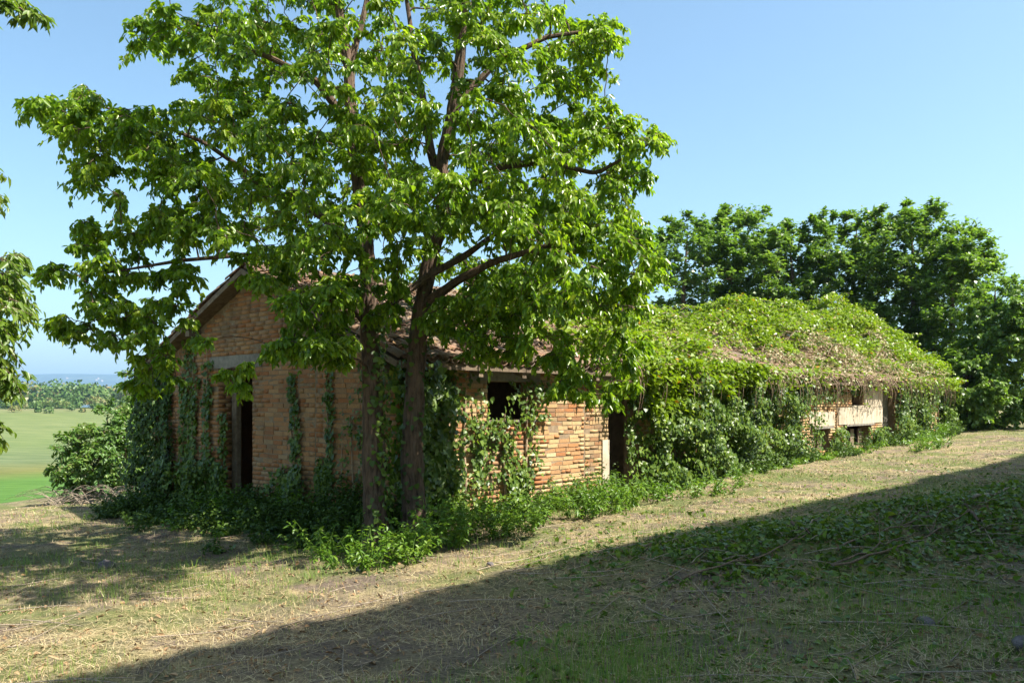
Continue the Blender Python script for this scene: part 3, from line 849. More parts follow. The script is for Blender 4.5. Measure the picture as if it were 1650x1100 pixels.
rA = rng_(101)
tA = np.array([[*Wp(606, 888, 10.35), 0.27], [*Wp(605, 866, 10.35), 0.19], [*Wp(604, 835, 10.35), 0.145], [*Wp(602, 720, 10.3), 0.128], [*Wp(597, 600, 10.3), 0.114], [*Wp(593, 480, 10.3), 0.102], [*Wp(592, 400, 10.3), 0.09], [*Wp(578, 300, 10.3), 0.078], [*Wp(566, 200, 10.3), 0.085], [*Wp(562, 110, 10.35), 0.07], [*Wp(548, 30, 10.4), 0.05], [*Wp(535, -90, 10.4), 0.03], [*Wp(530, -190, 10.4), 0.012]])
tA2 = np.array([[*Wp(566, 205, 10.3), 0.05], [*Wp(510, 130, 10.0), 0.045], [*Wp(440, 95, 9.8), 0.03], [*Wp(350, 60, 9.6), 0.018]])
tA3 = np.array([[*Wp(592, 420, 10.3), 0.05], [*Wp(520, 350, 10.1), 0.042], [*Wp(430, 300, 10.0), 0.032], [*Wp(330, 230, 9.9), 0.024], [*Wp(230, 190, 9.8), 0.017], [*Wp(120, 160, 9.7), 0.008]])
tA4 = np.array([[*Wp(594, 520, 10.3), 0.045], [*Wp(500, 430, 10.0), 0.036], [*Wp(400, 410, 9.8), 0.028], [*Wp(290, 420, 9.7), 0.02], [*Wp(170, 440, 9.6), 0.012]])
tA5 = np.array([[*Wp(562, 110, 10.35), 0.045], [*Wp(585, 30, 10.5), 0.035], [*Wp(610, -90, 10.6), 0.02]])
cA = ell([(110, 165, 62, 34, 7, 9.4, 10.4), (165, 205, 70, 36, 9, 9.3, 10.5), (255, 200, 80, 45, 9, 9, 11), (165, 272, 42, 26, 4, 9.4, 10.2),
          (270, 45, 60, 40, 6, 9.2, 10.8), (360, 70, 95, 65, 12, 8.8, 11.5), (480, 60, 100, 75, 14, 8.4, 12), (390, 170, 90, 55, 14, 8.6, 11.6), (380, 260, 115, 65, 14, 8.4, 11.6),
          (270, 310, 100, 55, 12, 8.8, 11.2), (440, 345, 110, 55, 12, 8.2, 11.5), (300, 370, 110, 35, 7, 8.8, 11, .34), (540, 170, 85, 85, 10, 8.2, 11.8), (530, 280, 85, 65, 9, 8.2, 11.8),
          (130, 378, 58, 22, 4, 9.2, 10.2, 0.28), (110, 428, 44, 16, 2, 9.2, 10, 0.32), (215, 435, 80, 34, 6, 9, 10.6, 0.30), (165, 490, 60, 22, 4, 9, 10.4, 0.28), (120, 528, 42, 20, 3, 9, 10, 0.28), (185, 530, 55, 22, 4, 9, 10, 0.28),
          (265, 510, 55, 24, 4, 9, 10.4, 0.3), (250, 585, 44, 44, 6, 9.6, 10.8, 0.28), (290, 460, 70, 30, 4, 9, 10.6, 0.3), (430, 430, 60, 28, 5, 9, 10, 0.34),
          (520, 485, 60, 34, 10, 8.6, 9.6, 0.34), (480, 540, 50, 26, 4, 8.6, 9.6, 0.34), (530, 550, 38, 30, 6, 8.8, 9.6, 0.26), (475, 560, 45, 16, 3, 8.8, 9.8, 0.24), (385, 600, 26, 14, 2, 8.8, 9.6, 0.24), (330, 545, 30, 14, 1, 9, 9.8, 0.24),
          (380, -60, 150, 60, 10, 8.5, 12), (540, -80, 120, 90, 10, 8.5, 12), (480, 330, 110, 60, 8, 11, 13), (560, 240, 90, 60, 6, 11, 13), (560, -240, 160, 60, 12, 7.2, 9.5, 0.45), (530, 400, 55, 34, 4, 8.4, 9.8)], rA, 2.1, 0.64)
tree_a = build_tree('leafy_tree', 'big leafy tree whose straight trunk stands before the gable, boughs reaching over the far fields', [tA, tA2, tA3, tA4, tA5], cA, rA, M['leaf'], M['bark'], 0.082, 0.043, 104, 8, 0.40, flat=0.42, sides=44, base=Wp(606, 880, 10.35))

rB = rng_(202)
tB = np.array([[*Wp(666, 884, 10.65), 0.29], [*Wp(666, 862, 10.65), 0.20], [*Wp(666, 830, 10.65), 0.15], [*Wp(664, 720, 10.6), 0.13], [*Wp(668, 600, 10.6), 0.118], [*Wp(678, 500, 10.55), 0.108], [*Wp(692, 420, 10.5), 0.098], [*Wp(708, 365, 10.5), 0.09], [*Wp(716, 320, 10.5), 0.09], [*Wp(712, 260, 10.5), 0.082], [*Wp(730, 180, 10.5), 0.085], [*Wp(742, 90, 10.5), 0.065], [*Wp(748, 0, 10.5), 0.05], [*Wp(752, -120, 10.5), 0.028], [*Wp(755, -200, 10.5), 0.012]])
tB2 = np.array([[*Wp(684, 490, 10.5), 0.06], [*Wp(740, 450, 10.2), 0.05], [*Wp(800, 420, 10.0), 0.04], [*Wp(870, 400, 9.8), 0.03], [*Wp(950, 370, 9.7), 0.018]])
tB3 = np.array([[*Wp(612, 505, 10.1), 0.02], [*Wp(650, 475, 10.0), 0.035], [*Wp(690, 445, 10.2), 0.045], [*Wp(745, 415, 10.4), 0.04], [*Wp(800, 375, 10.5), 0.026], [*Wp(880, 320, 10.6), 0.014]])
tB4 = np.array([[*Wp(716, 320, 10.5), 0.06], [*Wp(695, 250, 10.6), 0.055], [*Wp(685, 180, 10.7), 0.045], [*Wp(668, 90, 10.8), 0.035], [*Wp(655, 0, 10.9), 0.025], [*Wp(645, -100, 11), 0.012]])
tB5 = np.array([[*Wp(732, 175, 10.5), 0.05], [*Wp(800, 100, 10.6), 0.04], [*Wp(880, 60, 10.7), 0.028], [*Wp(980, 45, 10.8), 0.014]])
tB6 = np.array([[*Wp(716, 330, 10.5), 0.05], [*Wp(800, 270, 10.2), 0.042], [*Wp(880, 260, 10.1), 0.034], [*Wp(960, 280, 10), 0.024], [*Wp(1050, 230, 9.9), 0.012]])
cB = ell([(640, 60, 75, 75, 9, 8.4, 12), (730, 60, 80, 75, 9, 8.4, 12), (830, 50, 80, 60, 13, 8.6, 12), (920, 80, 60, 55, 9, 9, 11.4), (975, 50, 34, 26, 4, 9.4, 10.8),
          (640, 190, 70, 65, 9, 8.2, 11.8), (760, 190, 80, 65, 10, 8.2, 11.8), (860, 170, 70, 65, 11, 8.6, 11.6), (930, 190, 60, 55, 9, 9, 11), (1020, 210, 44, 36, 6, 9.3, 10.6), (1005, 290, 52, 30, 6, 9.2, 10.8),
          (870, 280, 95, 50, 12, 8.4, 11.4), (640, 300, 60, 40, 5, 8.0, 9.6), (700, 290, 50, 30, 3, 8.0, 9.6), (790, 300, 60, 45, 6, 8.2, 11.4), (610, 350, 36, 24, 2, 8.4, 9.6, .3), (660, 345, 40, 20, 3, 8.4, 9.6, .3), (775, 345, 60, 30, 5, 8.4, 10.8),
          (880, 370, 90, 40, 12, 8.2, 11), (970, 370, 70, 45, 11, 8.6, 11), (830, 440, 70, 36, 8, 8.6, 11), (920, 440, 90, 45, 11, 8.4, 11), (1010, 440, 50, 44, 8, 9, 11), (960, 500, 80, 38, 6, 9, 11.2),
          (880, 515, 50, 34, 4, 9, 10.8), (1000, 560, 50, 30, 6, 9.4, 11.2, 0.34), (905, 575, 34, 22, 4, 9.2, 10, 0.28), (925, 620, 30, 22, 4, 9.2, 10, 0.26), (965, 640, 24, 12, 2, 9.2, 10, 0.22), (1000, 625, 26, 14, 2, 9.6, 10.4, 0.22),
          (745, 480, 40, 22, 3, 9.8, 10.6, 0.3), (770, 545, 40, 18, 2, 10, 10.8, 0.26), (640, 455, 30, 16, 2, 9.4, 10.2, 0.24), (640, 505, 40, 22, 3, 9.4, 10.2, 0.22), (740, 500, 60, 34, 6, 9.4, 11, 0.26), (820, 520, 50, 30, 6, 9.4, 11, 0.28), (800, 470, 60, 30, 6, 9.4, 11.4, 0.30), (720, 530, 50, 22, 4, 9.6, 10.8, 0.26), (800, 555, 50, 18, 3, 9.8, 11, 0.26), (860, 545, 50, 26, 2, 9.4, 11, 0.28), (625, 440, 30, 26, 2, 8.8, 10, 0.26), (690, 380, 60, 40, 5, 8.8, 10, 0.28), (540, 460, 40, 26, 3, 9, 10, .26),
          (700, 330, 110, 60, 10, 11.5, 14), (820, 340, 120, 60, 12, 11.5, 14.5), (940, 350, 90, 60, 8, 11.5, 14), (700, 230, 120, 60, 8, 11.5, 13.5), (850, 230, 110, 60, 8, 11.5, 14), (700, 420, 80, 30, 6, 11.8, 13.8, 0.34), (840, 420, 80, 30, 6, 11.8, 14, 0.34),
          (700, -70, 130, 70, 11, 8.6, 12), (860, -60, 110, 60, 9, 8.8, 12), (900, -310, 140, 60, 14, 6.0, 7.6, 0.6), (740, -300, 130, 60, 13, 6.2, 7.8, 0.6)], rB, 2.0, 0.64)  # last two leaf groups, above view, added to shade the ground
tree_b = build_tree('leafy_tree', 'big leafy tree with kinked trunk at the barn corner, boughs drooping over the tiled eave', [tB, tB2, tB3, tB4, tB5, tB6], cB, rB, M['leaf'], M['bark'], 0.080, 0.042, 104, 8, 0.40, flat=0.42, sides=44, base=Wp(666, 880, 10.65))

# tree standing just outside the picture, its twigs reach in
rC = rng_(303)
bC = np.array([(-210 - 825) / FPX * 7.6, 7.6, 0.0]); bC[2] = ground(bC[0], bC[1])
tC = np.array([[*bC, 0.13], [*(bC + (0.05, 0, 1.5)), 0.10], [*(bC + (0.1, 0.05, 3.0)), 0.08], [*(bC + (0.15, 0, 4.6)), 0.05], [*(bC + (0.2, 0.1, 6.2)), 0.015]])
cC = ell([(-8, 425, 36, 30, 5, 7, 8, 0.24), (-6, 480, 28, 30, 5, 7, 8, 0.24), (-10, 540, 26, 30, 5, 7, 8, 0.24), (-22, 600, 26, 36, 5, 7, 8, 0.24), (30, 605, 14, 8, 1, 7.2, 7.6, 0.18), (-34, 680, 20, 46, 4, 7, 8, 0.22),
          (-120, 520, 90, 140, 22, 6.6, 8.6, 0.36), (-150, 250, 100, 150, 20, 6.6, 8.6, 0.36), (-24, 285, 20, 36, 3, 7, 7.6, 0.24), (15, 8, 22, 8, 2, 6.6, 7, 0.16), (48, 24, 6, 4, 1, 6.7, 6.8, 0.12), (-60, 20, 50, 40, 6, 6.6, 7.6, 0.3), (-150, 30, 80, 80, 8, 6.6, 8, 0.34)], rC)
build_tree('edge_tree', 'yellowish green tree at the edge, twigs hanging before the far fields', [tC], cC, rC, M['leaf_edge'], M['twig'], 0.085, 0.038, 110, 8, 0.4, 'lance', base=bC)

# row of elms behind the barn
def bush_clusters(c, rx, ry, rz, n, rad, rng, shell=0.45):
    v = unit(rng.normal(0, 1, (n, 3))); r = rng.uniform(shell, 1, n) ** 0.7
    p = np.asarray(c) + v * r[:, None] * np.array([rx, ry, rz])
    return np.concatenate([p, (rad * rng.uniform(0.7, 1.25, n))[:, None]], 1)
rows = [(1105, 350, 40, 2.1, 'rounded elm starting the row behind the barn roof, next to the big tree'),
        (1188, 338, 41, 2.0, 'elm with two thin top shoots, second in the row behind the barn roof'),
        (1280, 352, 40, 2.2, 'broad elm, third in the row behind the barn roof, lower than its neighbours'),
        (1375, 342, 40, 2.3, 'dense dark elm, fourth in the row behind the overgrown roof'),
        (1470, 330, 39, 2.2, 'tallest elm with spiky top shoots, fifth in the row behind the barn'),
        (1535, 372, 38, 1.6, 'elm with ragged outer side, last of the tall row behind the barn')]
rD = rng_(404)
for px, topy, D, rx, lab in rows:
    bx_ = (px - 825) / FPX * D; bz = float(ground(bx_, D))
    top = EYE + (645 - topy) / FPX * D
    h = top - bz
    tr = np.array([[bx_, D, bz - 0.1, 0.22], [bx_ + rD.normal(0, .1), D, bz + h * 0.3, 0.17], [bx_ + rD.normal(0, .2), D, bz + h * 0.65, 0.10], [bx_ + rD.normal(0, .2), D, top - 0.8, 0.02]])
    nc_ = 150
    ux = rD.uniform(-1, 1, nc_); uz = rD.uniform(0, 1, nc_) ** 0.75
    cl = np.stack([bx_ + ux * rx * 1.25, D + rD.uniform(-2, 2, nc_), bz + h * (0.08 + 0.86 * uz * (1 - 0.20 * ux ** 2)), 0.72 * rD.uniform(0.7, 1.25, nc_)], -1)
    nsh = 14
    sh = np.array([[bx_ + rD.uniform(-0.8, 0.8) * rx, D + rD.uniform(-1, 1), top - rD.uniform(0.1, 1.5), 0.42] for _ in range(nsh)])
    build_tree('elm_tree', lab, [tr], np.vstack([cl, sh]), rD, M['leaf_far'], M['bark'], 0.20, 0.125, 135, 9, 0.05, 'far', base=(bx_, D, bz), group='row of elms behind the barn', up=0.75, flat=0.9, sides=8)
for px, topy, D, rx, rz, lab in [(1600, 440, 34, 1.3, 0, 'leafy elm sapling filling the gap beyond the barn end'), (1655, 465, 33, 1.5, 0, 'bushy elm at the edge of the picture where the ground meets the trees'), (1556, 560, 33.5, 1.1, 0, 'low shrub with dark foot crouching beside the far barn corner')]:
    bx_ = (px - 825) / FPX * D; bz = float(ground(bx_, D)); top = EYE + (645 - topy) / FPX * D; h = top - bz
    tr = np.array([[bx_, D, bz - 0.1, 0.12], [bx_, D, bz + h * 0.4, 0.09], [bx_ + 0.1, D, top - 0.5, 0.02]])
    cl = bush_clusters((bx_, D, bz + h * 0.5), rx, 1.5, h * 0.5, 80, 0.6, rD, 0.3)
    build_tree('elm_shrub', lab, [tr], cl, rD, M['leaf_far'], M['bark'], 0.16, 0.10, 180, 8, 0.25, 'far', base=(bx_, D, bz), up=0.2, sides=8)

# shrubs beside the far gable corner
for px, topy, boty, D, rx, n, lab in [(160, 672, 800, 18.6, 1.02, 46, 'rounded elder shrub in full sun at the edge of the slope'), (212, 590, 780, 20.5, 0.7, 36, 'taller shrub pressed against the ivy covered barn corner')]:
    bx_ = (px - 825) / FPX * D; bz = float(ground(bx_, D)); top = EYE + (645 - topy) / FPX * D; h = top - bz
    tr = [np.array([[bx_ + a * 0.2, D, bz - 0.1, 0.05], [bx_ + a * 0.5, D + a * 0.2, bz + h * 0.5, 0.03], [bx_ + a * 0.6, D, bz + h * 0.62, 0.008]]) for a in (-1, 0, 1)]
    cl = bush_clusters((bx_, D, bz + h * 0.5), rx, 0.9, h * 0.52, n * 2, 0.30, rD, 0.15)
    build_tree('elder_shrub', lab, tr, cl, rD, M['leaf_shrub'], M['twig'], 0.10, 0.052, 110, 8, 0.25, 'ovate', base=(bx_, D, bz), cat='shrub', up=0.25, sides=6)

# wood at the far edge of the meadow
rW = rng_(505)
def mass(n, xr, dr, hr, per, size, seed, zoff=0):
    parts = []
    for k in range(n):
        D = rW.uniform(*dr); px = rW.uniform(*xr); X = (px - 825) / FPX * D
        h = rW.uniform(*hr); r = h * rW.uniform(0.5, 0.9)
        z = float(ground(X, D)) + zoff
        v = unit(rW.normal(0, 1, (per, 3))); v[:, 2] = np.abs(v[:, 2]) * 1.0
        P = np.array([X, D, z + h * 0.25]) + v * np.array([r, r, h * 0.75]) * rW.uniform(0.75, 1.05, (per, 1))
        d = unit(rW.normal(0, 1, (per, 3))); nn = unit(v + 0.5 * rW.normal(0, 1, (per, 3)))
        d = unit(np.cross(nn, d))
        base_r = rW.uniform(0, 0.6)
        parts.append(leaves(P, d, nn, size * rW.uniform(0.6, 1.3, per), size * rW.uniform(0.6, 1.0, per), np.clip(base_r + rW.uniform(0, 0.4, per), 0, 1), 'far', 0.3, 0.2))
    return parts
M['wood'] = leaf_mat('far_wood_leaf', [(0.0, (0.03, 0.065, 0.02)), (0.4, (0.075, 0.135, 0.03)), (0.62, (0.13, 0.18, 0.045)), (0.8, (0.19, 0.16, 0.07)), (1.0, (0.34, 0.27, 0.07))], trans=0.2, spec=0.2)
o = leaf_obj('woodland', mass(130, (-150, 300), (325, 400), (1.8, 5.5), 130, 1.0, 1) + mass(24, (-150, 300), (285, 330), (1.2, 3.0), 110, 0.75, 1) + mass(16, (-150, 300), (400, 520), (9, 15), 220, 1.7, 1) + mass(110, (-150, 300), (420, 640), (6, 13), 150, 1.9, 2, 1.5), M['wood'])
tag(o, 'belt of mixed green woodland beyond the pale meadow', 'woodland', None, 'stuff')

# ------------------------------------------------------------------ ivy and creeper on the barn
BLOC = (C0[0], C0[1], 0.0)
def barn_thing(name, label, cat, group=None):
    return empty(name, BLOC, BARN_ROT, label, cat, group)

def ivy_on(wall, rects, rng, size=0.075, thr=0.0, nsc=1.4):
    """rects: (a0,a1,z0,z1,count,thick) -> leaf arrays in barn space"""
    outw = np.array([-1.0, 0, 0]) if wall == 'g' else np.array([0, -1.0, 0])
    alng = np.array([0, 1.0, 0]) if wall == 'g' else np.array([1.0, 0, 0])
    parts = []
    for a0, a1, z0, z1, n, th in rects:
        a = rng.uniform(a0 - 0.12 * (a1 - a0), a1 + 0.12 * (a1 - a0), n); z = rng.uniform(z0, z1 + 0.1, n)
        if a1 - a0 < 1.0:          # strands wander and change width
            ac = 0.5 * (a0 + a1)
            a = ac + (a - ac) * (0.35 + 1.9 * fbm(z * 1.6, z * 0 + a0, 23, 2)) + 0.22 * (fbm(z * 0.9, z * 0 + a0 * 3, 27, 2) - 0.5)
        keep = fbm(a * nsc + 3.3, z * nsc, 17 + int(a0 * 10) % 50, 3) > thr + 0.22 * rng.uniform(-1, 1, n)
        ed = (np.minimum(np.minimum(a - a0, a1 - a), (z1 - z) * 1.0) if a1 - a0 >= 1.0 else (z1 - z)) / max(0.05, 0.2 * (a1 - a0))
        keep &= ed > rng.uniform(-0.9, 0.6, n)
        a = a[keep]; z = z[keep]; n = len(a)
        if n == 0: continue
        bulge = th * np.clip(0.1 + 2.6 * (fbm(a * 2.3, z * 2.3, 29, 3) - 0.28), 0.05, 1.6)
        o_ = 0.03 + bulge * rng.uniform(0, 1, n) ** 0.55
        P = alng * a[:, None] + outw * o_[:, None] + np.array([0, 0, 1.0]) * z[:, None]
        D = unit(alng * rng.normal(0, 0.6, n)[:, None] + outw * rng.uniform(0.0, 0.7, n)[:, None] + np.array([0, 0, -1.0]) * rng.uniform(0.4, 1.2, n)[:, None])
        N = unit(outw + np.array([0, 0, 0.6]) + 0.45 * rng.normal(0, 1, (n, 3)))
        parts.append(leaves(P, D, N, size * rng.uniform(0.6, 1.3, n), size * rng.uniform(0.6, 1.15, n), np.clip(rng.uniform(0, 1, n) ** 1.15, 0, 1), 'farivy' if a0 > 9 and wall == 'l' else 'ivy', 0.12, 0.2))
    return parts

def vine_tubes(paths, r0, r1, sides=5, k=14):
    P = np.array([resample(p, k) for p in paths]); R = np.broadcast_to(np.linspace(r0, r1, k)[None], P.shape[:2])
    return tubes(P, R, sides)

def wall_vines(wall, lst, rng, r=0.018):
    paths = []
    for a, z0, z1 in lst:
        zz = np.linspace(z0, z1, 9); aa = a + np.cumsum(rng.normal(0, 0.03, 9)); oo = np.full(9, 0.035)
        paths.append(np.stack([-oo, aa, zz], -1) if wall == 'g' else np.stack([aa, -oo, zz], -1))
    return vine_tubes(paths, r, r * 0.4)

rI = rng_(606)
def ivy_thing(label, wall, rects, stems, size=0.075, thr=0.3, mat_='ivy', group='ivy climbing the barn walls', nsc=1.4, r=0.016):
    e = barn_thing('climbing_ivy', label, 'ivy', group)
    leaf_obj('foliage', ivy_on(wall, rects, rI, size, thr, nsc), M[mat_], e)
    if stems:
        for st in stems:
            V, F = wall_vines(wall, [st], rI, r)
            link('stem', np_mesh('stem', V, F, M['vine_wood'], smooth=True), e)
    return e
ivy_thing('thick dark ivy column cloaking the far corner of the gable from ground to eave', 'g', [(6.55, 7.2, 0.2, 2.5, 3400, 0.22), (6.1, 7.4, -0.3, 0.6, 1600, 0.4)], [(6.8, 0, 2.4), (6.95, 0, 2.2)], thr=0.1, mat_='dark_ivy')
ivy_thing('narrow ivy strand between the door and the ivy cloaked corner, widest at the foot', 'g', [(5.5, 5.85, 0.0, 2.2, 1100, 0.10), (5.2, 6.1, -0.2, 0.7, 1100, 0.3), (5.55, 5.75, 2.2, 2.9, 160, 0.06)], [(5.6, 0, 3.0), (5.75, 0, 2.5)], thr=0.2)
ivy_thing('thin ivy runner just beside the gable door jamb', 'g', [(4.95, 5.15, 0.3, 2.5, 420, 0.07), (4.75, 5.3, -0.2, 0.7, 900, 0.3)], [(5.05, 0, 2.9)], thr=0.25)
ivy_thing('ivy hanging inside the gable doorway along its jamb', 'g', [(4.5, 4.66, 0.2, 1.6, 260, -0.12)], None, thr=0.25)
ivy_thing('thin ivy stem line on the gable bricks just past the door', 'g', [(2.3, 2.42, 0.2, 2.2, 330, 0.05), (2.1, 2.7, -0.2, 0.75, 900, 0.35)], [(2.36, 0, 2.25)], thr=0.2)
ivy_thing('faint ivy line on the gable between the dark seam and the straight trunk', 'g', [(1.42, 1.52, 0.3, 2.3, 210, 0.04)], [(1.48, 0, 2.35)], thr=0.25)
ivy_thing('small pointed ivy patch low on the gable wall', 'g', [(1.5, 1.72, 0.15, 0.95, 330, 0.06)], None, thr=0.2)
ivy_thing('sparse brownish ivy netting behind the straight trunk', 'g', [(0.35, 1.35, 0.1, 1.6, 900, 0.06), (0.1, 0.8, 1.2, 2.3, 420, 0.08)], [(0.6, 0, 1.9), (0.9, 0, 1.5), (1.15, 0, 1.2)], 0.055, thr=0.42, nsc=3)
ivy_thing('dark glossy ivy curtain on the barn corner between the two trunks', 'l', [(-0.15, 0.95, 0.1, 2.3, 4200, 0.35)], [(0.2, 0, 2.2), (0.6, 0, 2.0)], 0.085, thr=0.12)
ivy_thing('patchy ivy under the high window on the sunlit side wall', 'l', [(1.1, 2.75, 0.0, 1.45, 4800, 0.14), (2.3, 2.95, 1.5, 2.1, 420, 0.12), (0.9, 1.4, 1.2, 2.2, 300, 0.12)], [(1.30, 0, 2.0), (2.2, 0, 1.6), (2.6, 0, 2.1)], 0.066, thr=0.50, nsc=2.3, r=0.03)
ivy_thing('dense ivy wall beyond the side door hiding the brickwork', 'l', [(5.9, 10.2, 0.0, 2.25, 17500, 0.6), (9.8, 13.5, 0.0, 2.3, 12500, 0.5)], [(6.4, 0, 2.2), (7.3, 0, 2.2), (9.2, 0, 2.3), (10.6, 0, 2.2), (11.7, 0, 2.1), (13.4, 0, 2.2)], 0.078, thr=0.24, r=0.035)
ivy_thing('ivy tangle between and around the low hatches', 'l', [(13.4, 16.2, 1.75, 2.3, 800, 0.2), (15.8, 16.65, 0.3, 1.0, 600, 0.2), (18.7, 20.2, 0.3, 0.9, 1300, 0.3), (16.2, 18.0, 2.0, 2.35, 600, 0.25)], [(16.2, 0.3, 2.1), (14.6, 1, 2.2)], 0.09, thr=0.3, r=0.03)
ivy_thing('ivy drape beside the recessed doorway near the far end', 'l', [(21.3, 24.9, 0.3, 2.3, 6800, 0.45)], [(21.8, 0.3, 2.2), (23.0, 0.3, 2.2), (24.4, 0.3, 2.2)], 0.095, thr=0.16, r=0.04)
ivy_thing('ivy spilling over the last brick pier at the far barn end', 'l', [(26.75, 27.6, 0.4, 2.6, 2200, 0.5), (25.0, 26.9, 1.95, 2.5, 1000, 0.3)], [(26.6, 0.4, 2.4)], 0.10, thr=0.15, r=0.03)

# creeper heaped over the roof
def creeper(label, n_top, n_dead, n_ivy, seed, t_lo, t_hi):
    r = rng_(seed)
    e = barn_thing('roof_creeper', label, 'creeper')
    def hump(t, s):
        edge = sstep(4.2, 6.6, t) * (1 - 0.35 * sstep(26.8, 28.0, t))
        return edge * (0.16 + (0.08 + 0.85 * sstep(10, 23, t)) * s ** 1.3 + 0.85 * sstep(19.5, 25, t) * np.clip(s * 2.2, 0, 1) * (1 - 0.6 * s) + 0.6 * (fbm(t * 0.6, s * 2.4, 61, 4) - 0.45) + 1.25 * (fbm(t * 1.1, s * 4.2, 67, 2) - 0.5))
    def place(n, dens, up_bias, lo=0.0):
        t = r.uniform(t_lo, t_hi, n); s = r.uniform(-0.06, 1.35, n)
        k = dens(t, s) > r.random(n); t = t[k]; s = s[k]; n = len(t)
        w = -OVE + np.minimum(s, 1.0) * (BW / 2 + OVE) + np.maximum(0, s - 1) * (BW / 2 + OVE)
        hh = np.maximum(0.04, hump(t, np.minimum(s, 1.0)))
        z = ZR - np.abs(w - BW / 2) * math.tan(PITCH) + 0.06 + hh * (lo + (1 - lo) * r.uniform(0, 1, n) ** up_bias)
        hang = (s < 0.02)
        z = z - hang * r.uniform(0, 0.35, n); w = w - hang * r.uniform(0, 0.25, n) - 0.12 * r.uniform(0, 1, n) * hh
        return np.stack([t, w, z], -1), n
    fresh = lambda t, s: np.clip(np.maximum.reduce([sstep(0.34, 0.54, s + 0.5 * (fbm(t * 0.8, s * 3, 71) - 0.5)), 1 - sstep(8.3, 9.6, t + 2.2 * (fbm(t * 0.7, s * 3, 73) - 0.5)), sstep(23.5, 24.6, t), 0.06 + 0 * t]), 0, 1) * sstep(4.0, 5.6, t - 0.6 * (1 - np.clip(s, 0, 1)))
    dead = lambda t, s: (1 - fresh(t, s)) * sstep(7.0, 9, t) * (1 - sstep(0.75, 0.95, s)) * (1 - sstep(24, 25.5, t)) + 0.10 + 0.8 * np.exp(-((s - 0.08) / 0.12) ** 2) * sstep(8, 10, t)
    edge = lambda t, s: np.exp(-((s - 0.02) / 0.11) ** 2) * (0.4 + 0.9 * fbm(t * 0.9, s * 2, 79))
    def lv(P, n, size, mt, shape, rv):
        D = unit(r.normal(0, 1, (n, 3)) * np.array([1, 1, 0.45]) + np.array([0, -0.35, -0.25]))
        N = unit(np.array([0, -0.35, 1.0]) + 0.75 * r.normal(0, 1, (n, 3)))
        return leaves(P, D, N, size * r.uniform(0.6, 1.25, n), size * 0.55 * r.uniform(0.7, 1.2, n), rv, shape, 0.25, 0.3)
    C, nc = place(n_top // 38, fresh, 0.15, 0.8)
    m = 46
    rad = r.uniform(0.16, 0.36, nc)
    v = unit(r.normal(0, 1, (nc, m, 3))); v[..., 2] = np.abs(v[..., 2])
    P = (C[:, None] + v * (rad[:, None] * r.uniform(0.35, 1.0, (nc, m)))[..., None] * np.array([1.15, 1.15, 0.8]) - np.array([0, 0, 0.10])).reshape(-1, 3)
    base_r = np.repeat(r.uniform(0, 0.4, nc), m)
    # skirts hanging over the eave
    k = 15000
    t = np.concatenate([r.uniform(4.9, 10.5, k // 2), r.uniform(9.5, 27.6, k // 2)])
    drop = r.uniform(0, 1, k) ** 1.3 * (0.35 + 1.5 * np.clip(fbm(t * 1.3, t * 0 + 2, 83, 3) - 0.33, 0, 1)) * (1 + 0.5 * sstep(11, 8, t))
    keep = r.random(k) < np.where(t < 10, 0.95, np.where(t > 26.2, 1.0, np.where((t > 13.8) & (t < 21.2), 0.06, 0.28))) * sstep(5.0, 5.9, t + 0.4 * drop)
    t = t[keep]; drop = drop[keep]; kk = len(t)
    S = np.stack([t, -OVE + 0.12 - (0.1 + 0.38 * fbm(t * 2, drop * 3, 85)) * r.uniform(0.2, 1.2, kk) * (1.25 - drop * 0.4), roof_z(-OVE) + 0.28 - drop], -1)
    C2, n2_ = place(900, lambda t, s: 0.25 + 0.75 * fresh(t, s), 0.05, 0.95)
    sp = []; shoot_paths = []
    for c in C2:
        a = r.uniform(0, 6.28); L_ = r.uniform(0.2, 0.6); u = np.linspace(0, 1, 8)
        pth = c + np.stack([math.cos(a) * L_ * u, math.sin(a) * L_ * u, L_ * (0.9 * u - 0.75 * u ** 2)], -1)
        shoot_paths.append(pth)
        ul = r.uniform(0.1, 1, 16); sp.append(np.stack([np.interp(ul, u, pth[:, q]) for q in range(3)], -1) + r.normal(0, 0.03, (16, 3)))
    S = np.concatenate([S, np.concatenate(sp)]); kk = len(S)
    P = np.concatenate([P, S]); n = len(P); base_r = np.concatenate([base_r, np.full(kk, 0.1)])
    leaf_obj('foliage', [lv(P, n, 0.115, 'creeper', 'far', np.clip(base_r + r.uniform(0, 0.58, n) + (r.random(n) < 0.012) * 0.9, 0, 1.4))], M['creeper'], e)
    P, n = place(n_dead, dead, 0.5, 0.3)
    leaf_obj('dead_foliage', [lv(P, n, 0.09, 'dead_leaf', 'farivy', r.random(n))], M['dead_leaf'], e)
    P1, n1 = place(n_ivy, edge, 0.7); P2, n2 = place(n_ivy // 2, lambda t, s: dead(t, s) * 0.75, 0.5, 0.4)
    P = np.concatenate([P1, P2]); n = n1 + n2
    leaf_obj('hanging_foliage', [lv(P, n, 0.105, 'ivy', 'farivy', r.random(n) * 0.97)], M['ivy'], e)
    paths = list(shoot_paths)
